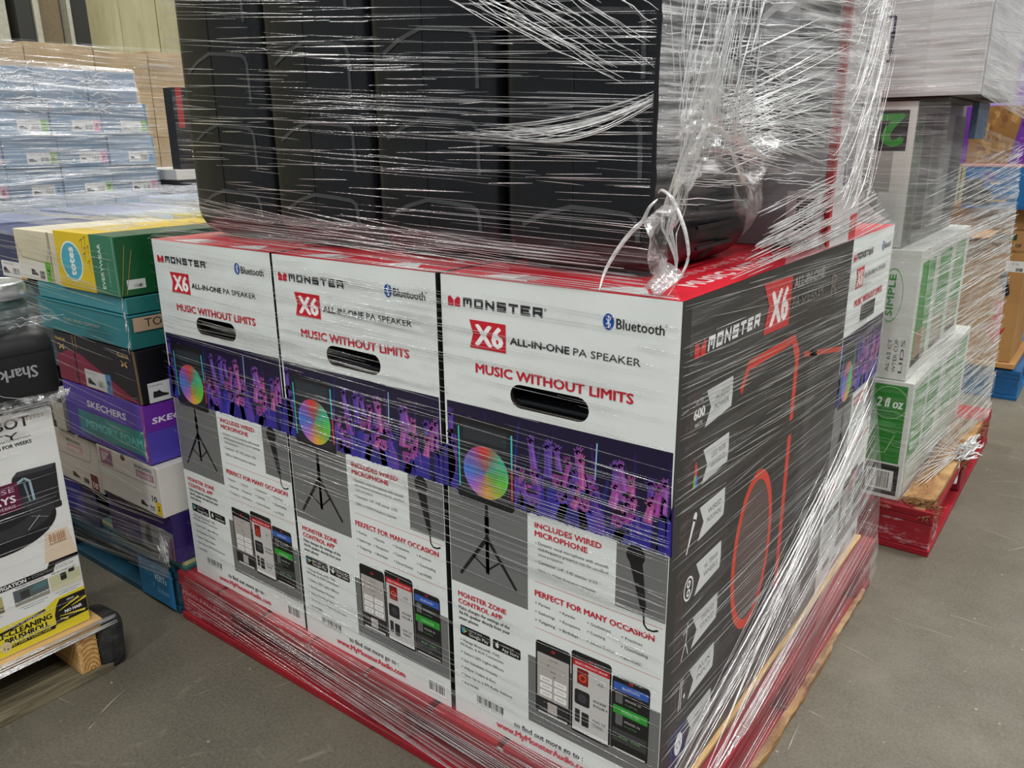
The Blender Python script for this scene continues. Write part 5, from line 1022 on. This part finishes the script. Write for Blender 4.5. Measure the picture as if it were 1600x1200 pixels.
# skirt on the right side, hanging off the pallet edge
sheet('film_sheet', W1, quad((.050, .0, .03), (.052, 1.08, .05), (.010, 1.06, .50), (.006, .0, .17), -.010, (-1, 0, 0)), 150, 60, FILMS, lambda s, t: .16 + .34 * s * (1 - t * .5), .004, 1.05, .2, 5)
creases('film_crease', W1, band((.054, -.03, .05), (.056, 1.08, .10), (.008, .0, .20), (.010, 1.05, .50), 120, .15, .9, .0003, .0011, rs=rs, slope=.1), CREASE); cr = []
cr += band((.045, .0, .12), (.02, .95, .42), (.045, .0, .15), (.014, 1.0, .62), 24, .4, .95, .0004, .0011, rs=rs)
creases('film_crease', W1, cr, CREASEW)

# ---- upper tier
W2 = wrap('clear stretch film wound tightly round the black speakers, streaked with creases')
yf = .083
cr = band((-1.18, yf, .93), (-.09, yf - .005, .93), (-1.18, yf, 1.52), (-.09, yf - .005, 1.40), 230, .05, .55, .0003, .0010, slope=-.035, rs=rs)
cr += band((-1.18, yf - .002, 1.00), (-.09, yf - .006, 1.02), (-1.18, yf - .002, 1.34), (-.09, yf - .006, 1.26), 130, .03, .26, .0004, .0015, slope=-.03, rs=rs)
creases('film_crease', W2, cr, CREASE)
cr = []
for k in range(110):   # fan pulled from the upper left to the corner
    u = rs.rand(); a = np.array((-.60 + .47 * u, yf - .008, 1.37))
    t0 = rs.uniform(0, .5); t1 = min(1, t0 + rs.uniform(.2, .6)); c = np.array((-.088, yf - .006, 1.125 + .16 * u + rs.normal(0, .008)))
    cr.append((bendy(a + (c - a) * t0, a + (c - a) * t1, 8, .0015, rs), rs.uniform(.0004, .001)))
for k in range(26): # curved strands sweeping across
    x0 = rs.uniform(-.45, -.3); z0 = 1.10 + rs.uniform(0, .015); tt = np.linspace(0, 1, 12); cr.append((np.stack([x0 + (-.09 - x0) * tt, np.full(12, yf - .007), z0 + .035 * tt ** 2 - .02 * np.sin(tt * 3) * rs.rand()], -1), rs.uniform(.0005, .001)))
creases('film_crease', W2, cr, CREASEW)
CA, CB, CC = np.array((-.083, .078)), np.array((.004, .556)), np.array((.012, .755))
def sidefn(s, t, z0=.985, z1=1.42, off=0):
    if s < .5: p = CA + (CB - CA) * s * 2
    else: p = CB + (CC - CB) * (s - .5) * 2
    bul = .012 * math.sin(math.pi * min(1, s * 2)) if s < .5 else .008 * math.sin(math.pi * (s - .5) * 2)
    return (p[0] + bul * .5 + .002 + off, p[1] - (.006 if s < .5 else 0) * (1 - s), z0 + (z1 - z0) * t)
def side_d(s, t):
    z = .985 + .435 * t; d = .10 + .75 * min(1, max(0, (z - 1.02) / .10))
    if s < .5: d *= .75 + .25 * math.sin(s * 20)
    return d
sheet('film_sheet', W2, sidefn, 220, 110, FILMD, side_d, .0035, 1.0, .435, 6)
# crumpled knot of film near the corner
def knot(s, t): 
    q = .03 + .43 * s; p = CA + (CB - CA) * q * 1.0
    return (p[0] + .006, p[1], 1.02 + .16 * t + .03 * math.sin(s * 6) - .02 * s)
sheet('crumpled_film', W2, knot, 170, 110, FILMC, lambda s, t: .85 * math.sin(math.pi * s) ** .5 * math.sin(math.pi * t) ** .5, .007, .22, .16, 7, ridge=120)
cr = []
def sp_(s, z, off=.0): x, y, _ = sidefn(s, 0); return np.array((x + off, y, z))
for k in range(520):
    s0 = rs.uniform(0, .95); L = rs.uniform(.03, .22); s1 = min(1, s0 + L); z = 1.0 + .40 * rs.rand() ** .9; fan = .18 * (z - 1.13) * (1 if s0 < .3 else .6)
    m = 8; S = np.linspace(s0, s1, m); cr.append((np.array([sp_(a, z + fan * (a - s0) / .3 + rs.normal(0, .0008), .004) for a in S]), rs.uniform(.0003, .0011)))
for k in range(170): # radiating from the knot
    s0 = .13 + rs.normal(0, .03); z0 = 1.12 + rs.normal(0, .03); an = rs.uniform(-.9, 1.1); L = rs.uniform(.05, .33); m = 9
    cr.append((np.array([sp_(max(0, s0 + L * a), z0 + math.tan(an * .5) * L * a * .55, .006) for a in np.linspace(.05, 1, m)]), rs.uniform(.0004, .001)))
for k in range(120): # steep strands running up to the top centre
    s0 = rs.uniform(.02, .20); z0 = rs.uniform(1.06, 1.3); L = rs.uniform(.04, .16); m = 7; d = rs.uniform(-.25, .4)
    cr.append((np.array([sp_(max(0, s0 + d * L * a), z0 + L * a, .007) for a in np.linspace(0, 1, m)]), rs.uniform(.0004, .001)))
for k in range(60): # draped strands on the far corner
    s0 = rs.uniform(.44, .85); z0 = rs.uniform(.97, 1.38); m = 9; L = rs.uniform(.08, .3)
    cr.append((np.array([sp_(s0 + L * a, z0 + .13 * a * a + .02 * a, .012) for a in np.linspace(0, 1, m)]), rs.uniform(.0003, .0009)))
cr += band((.004, .33, .93), (.006, .56, .95), (.004, .20, 1.0), (.006, .58, 1.04), 70, .2, .8, .0005, .0011, rs=rs)
creases('film_crease', W2, cr, CREASEW)
# film over the far left edge of the speakers
sheet('film_sheet', W2, quad((-1.186, .40, .92), (-1.186, .085, .92), (-1.186, .085, 1.5), (-1.186, .40, 1.5)), 30, 60, FILM, .3, .002, .3, .6, 8)
# loose tail: twisted film hanging over the corner
tp = np.array([(.015, .04, 1.22), (.004, .04, 1.16), (-.009, .045, 1.111), (-.023, .045, 1.075), (-.033, .045, 1.037), (-.040, .045, 1.006), (-.043, .04, .982), (-.031, .04, .951), (-.027, .035, .927), (-.043, .01, .905)])
tw = [.016, .014, .012, .010, .013, .020, .021, .012, .006, .008]
def tail(s, t):
    q = s * 9; i = min(8, int(q)); f_ = q - i; p = tp[i] * (1 - f_) + tp[i + 1] * f_; w_ = tw[i] * (1 - f_) + tw[i + 1] * f_; a = s * 5
    return (p[0] + (t - .5) * 2 * w_ * math.cos(a * .3), p[1] + (t - .5) * 2 * w_ * .5 * math.sin(a), p[2] + .003 * math.sin(t * 9 + s * 12))
sheet('film_tail', W2, tail, 160, 30, FILMC, lambda s, t: .55 + .4 * abs(t - .5) * 2, .004, .35, .05, 9, ridge=60)
cr = [(np.array([tail(a, v) for a in np.linspace(s0, min(1, s0 + L), 14)]), rs.uniform(.0004, .0010)) for v, s0, L in [(rs.rand() if k > 8 else (k % 2), rs.uniform(0, .8), rs.uniform(.1, .5)) for k in range(60)]]
creases('film_crease', W2, cr, CREASEW)
def spline(pts, n=40):
    pts = [np.array(p, float) for p in pts]; out = []
    for i in range(len(pts) - 1):
        p0, p1, p2, p3 = pts[max(0, i - 1)], pts[i], pts[i + 1], pts[min(len(pts) - 1, i + 2)]
        for t in np.linspace(0, 1, n // len(pts) + 2)[:-1]: out.append(.5 * (2 * p1 + (p2 - p0) * t + (2 * p0 - 5 * p1 + 4 * p2 - p3) * t * t + (3 * p1 - p0 - 3 * p2 + p3) * t ** 3))
    out.append(pts[-1]); return np.array(out)
LA = [(-.117, .0, .906), (-.116, .012, .930), (-.104, .02, .956), (-.087, .025, .980), (-.074, .03, .994), (-.066, .03, 1.010), (-.057, .035, 1.021)]
LB = [(-.057, .035, 1.028), (-.049, .03, 1.032), (-.034, .025, 1.024), (-.021, .02, 1.007), (-.009, .02, .978), (-.007, .02, .947), (-.024, .008, .908)]
ROPE = mat_crease('film_rope_white', .0, .62, .12)  # opaque white puts the overexposed glint of the film edge into colour
for pts, r in ((LA, .0030), (LB, .0025)):
    o = creases('film_rope', W2, [(spline(pts), r)], ROPE, 8); del o['kind']; o['label'] = 'rope of rolled film edge, glare put into its white colour'

# ---- drink carton pallet
W3 = wrap('cloudy stretch film round the green and white cartons on the broken red pallet')
sheet('film_sheet', W3, quad((.044, 1.355, .14), (.13, 2.30, .13), (.13, 2.10, .84), (.03, 1.362, .84)), 120, 90, FILMD, lambda s, t: .48 + .2 * s, .004, .95, .7, 10)
sheet('film_sheet', W3, quad((-.02, 1.362, .80), (.13, 2.10, .84), (.12, 2.0, 1.07), (-.03, 1.368, 1.17)), 100, 60, FILMD, lambda s, t: (.75 - .55 * t) * (.4 + .8 * s) , .004, .75, .3, 11)
sheet('film_sheet', W3, quad((-.38, 1.352, .14), (.044, 1.352, .14), (.03, 1.356, 1.17), (-.38, 1.356, 1.17)), 60, 110, FILM, .22, .002, .42, 1.0, 12)
sheet('film_sheet', W3, quad((-.42, 1.346, 1.19), (.090, 1.346, 1.19), (.090, 1.346, 1.5), (-.42, 1.346, 1.5)), 80, 60, FILM, .5, .002, .5, .3, 13)
sheet('film_sheet', W3, quad((.093, 1.346, 1.18), (.17, 2.1, 1.10), (.17, 2.1, 1.5), (.093, 1.346, 1.5)), 70, 70, FILMD, .6, .004, .7, .3, 14)
cr = band((.048, 1.352, .18), (.138, 2.28, .15), (.034, 1.358, .84), (.138, 2.1, .84), 260, .1, .6, .0006, .0015, slope=.08, rs=rs)
cr += band((.0, 1.36, .80), (.135, 2.1, .80), (.0, 1.362, .98), (.13, 2.0, 1.06), 110, .1, .6, .0006, .0015, slope=.2, rs=rs)
cr += band((-.3, 1.350, .2), (.044, 1.350, .2), (-.3, 1.352, 1.15), (.03, 1.352, 1.15), 80, .1, .6, .0003, .0008, rs=rs)
cr += band((-.3, 1.342, 1.19), (.090, 1.342, 1.19), (-.3, 1.342, 1.45), (.09, 1.342, 1.45), 130, .05, .4, .0004, .0012, rs=rs)
cr += band((.095, 1.342, 1.19), (.17, 2.1, 1.10), (.095, 1.342, 1.5), (.17, 2.1, 1.5), 60, .1, .6, .0006, .0014, slope=.3, rs=rs)
creases('film_crease', W3, cr, CREASEW)
cr = [(bendy((.12 + rs.normal(0, .01), 1.74 + rs.normal(0, .03), .17 + rs.normal(0, .012)), (.155 + rs.normal(0, .012), 1.80 + rs.normal(0, .04), .185 + rs.normal(0, .015)), 6, .004, rs), .004) for k in range(26)]
cr += [(bendy((.125, 1.74 + rs.normal(0, .006), .17), (.128 + rs.normal(0, .003), 1.70 + rs.normal(0, .004), .085), 7, .002, rs), .0035) for k in range(10)]
cr += [(bendy((.06, 1.40 + .02 * k, .14 + .012 * k), (.125, 1.75, .17), 6, .002, rs), .0015) for k in range(14)]
creases('film_knot', W3, cr, CREASEW)

# ---- shoe box pallet
W4 = wrap('loose glossy stretch film over the teal and purple shoe boxes and across their tops')
sheet('film_sheet', W4, quad((-2.45, -.05, .905), (-1.235, -.05, .922), (-1.24, .97, .955), (-2.45, .97, .94), .01, (0, 0, 1)), 150, 120, FILMD, lambda s, t: .30 + .30 * t + .12 * math.sin(s * 9), .006, 1.2, 1.0, 15, ridge=60)
cr = []
for k in range(240):
    x = rs.uniform(-2.45, -1.3); y = rs.uniform(0, .95); L = rs.uniform(.08, .4); z = .927 + .03 * y + .006 * rs.rand(); dy = rs.uniform(-.3, .05)
    cr.append((bendy((x, y, z), (min(-1.25, x + L), min(.97, max(0, y + dy * L)), z + .002), 7, .002, rs), rs.uniform(.0006, .0018)))
cr += band((-2.0, -.056, .68), (-1.236, -.062, .66), (-2.0, -.056, .90), (-1.24, -.060, .905), 70, .1, .5, .0004, .0011, slope=-.1, rs=rs)
cr += band((-1.9, -.056, .26), (-1.228, -.056, .26), (-1.9, -.056, .66), (-1.236, -.056, .66), 80, .1, .6, .0003, .0008, slope=-.12, rs=rs)
cr += band((-1.9, -.048, .06), (-1.21, -.048, .12), (-1.9, -.05, .26), (-1.215, -.05, .28), 50, .1, .7, .0004, .0010, slope=.15, rs=rs)
creases('film_crease', W4, cr, CREASE)
sheet('film_sheet', W4, quad((-1.70, -.05, .09), (-1.205, -.052, .135), (-1.212, -.052, .262), (-1.60, -.05, .24)), 110, 50, FILMS, lambda s, t: .15 + .45 * s * (1 - t), .006, .5, .15, 16, ridge=50)
cr = [(bendy((-1.222 + rs.normal(0, .012), -.055, .16 + rs.rand() * .06), (-1.222 + rs.normal(0, .012), -.055, .19 + rs.rand() * .06), 5, .003, rs), rs.uniform(.0008, .002)) for k in range(26)]
cr += [(bendy((-1.238 + rs.normal(0, .004), -.055, z_), (-1.232 + rs.normal(0, .004), -.056, z_ + .03 * rs.rand()), 5, .003, rs), rs.uniform(.0006, .0014)) for z_ in list(rs.uniform(.41, .48, 14)) + list(rs.uniform(.66, .76, 18))]
creases('film_crease', W4, cr, CREASEW)
# ---- pale blue boxes and brown cartons
W5 = wrap('shiny crumpled stretch film over the pale blue shoe boxes')
sheet('film_sheet', W5, quad((-3.088, .30, .84), (-3.088, 1.135, .88), (-3.088, 1.07, 1.395), (-3.088, .30, 1.41)), 150, 100, FILMD, lambda s, t: (.42 + .45 * max(0, t - .45) * (1.25 - s)) , .010, .83, .55, 17, ridge=70)
cr = band((-3.08, .30, .86), (-3.08, 1.13, .88), (-3.08, .30, 1.26), (-3.08, 1.12, 1.26), 190, .05, .4, .0008, .0022, slope=-.02, rs=rs)
for k in range(200):
    y, z = rs.uniform(.3, .95), rs.uniform(1.22, 1.40); a = rs.uniform(-.5, .5) * 3.1; L = rs.uniform(.02, .09)
    cr.append((bendy((-3.08, y, z), (-3.078, y + L * math.cos(a), min(1.41, z + L * math.sin(a) * .5)), 5, .002, rs), rs.uniform(.0008, .002)))
creases('film_crease', W5, cr, CREASEW)
W6 = wrap('thin stretch film over the tall brown cartons at the back left')
sheet('film_sheet', W6, quad((-4.585, 1.02, .6), (-4.585, 2.33, .6), (-4.585, 2.33, 1.66), (-4.585, 1.02, 1.645)), 110, 80, FILM, .30, .008, 1.3, 1.0, 18)
cr = band((-4.58, 1.05, .9), (-4.58, 2.33, .9), (-4.58, 1.05, 1.65), (-4.58, 2.33, 1.66), 90, .05, .35, .0012, .003, slope=-.05, rs=rs)
creases('film_crease', W6, cr, CREASE)
# ---- vacuum carton
W7 = wrap('clear stretch film over the vacuum carton, the black case and the jar, near left')
cr = band((-1.199, -.84, .14), (-1.199, -.245, .14), (-1.199, -.84, .60), (-1.199, -.245, .60), 60, .1, .6, .0002, .0006, slope=.02, rs=rs)
cr += band((-1.196, -.86, .601), (-1.196, -.25, .601), (-1.198, -.86, .624), (-1.2, -.22, .624), 40, .05, .4, .0006, .0016, rs=rs)
cr += band((-1.185, -.9, .135), (-1.185, -.2, .128), (-1.185, -.9, .100), (-1.18, -.2, .108), 70, .1, .7, .0005, .0012, rs=rs)
cr += [(bendy((-1.26 + rs.normal(0, .03), -.26 + rs.normal(0, .03), .765 + rs.rand() * .012), (-1.24 + rs.normal(0, .03), -.22 + rs.normal(0, .03), .76 + rs.rand() * .015), 6, .003, rs), rs.uniform(.0005, .0014)) for k in range(16)]
creases('film_crease', W7, cr, CREASE)
sheet('film_sheet', W7, quad((-1.198, -.86, .602), (-1.198, -.245, .602), (-1.205, -.205, .624), (-1.205, -.86, .622), .004, (1, 0, 0)), 110, 14, FILMC, .6, .004, .6, .03, 19, ridge=60)
def jf(s, t):
    a = R(-120 + 210 * s); r_ = .069 + .05 * (1 - t) ** 2; return (-1.305 + r_ * math.cos(a), -.280 + r_ * math.sin(a), .762 + .07 * t)
sheet('film_sheet', W7, jf, 80, 30, FILM, .22, .003, .25, .08, 20)
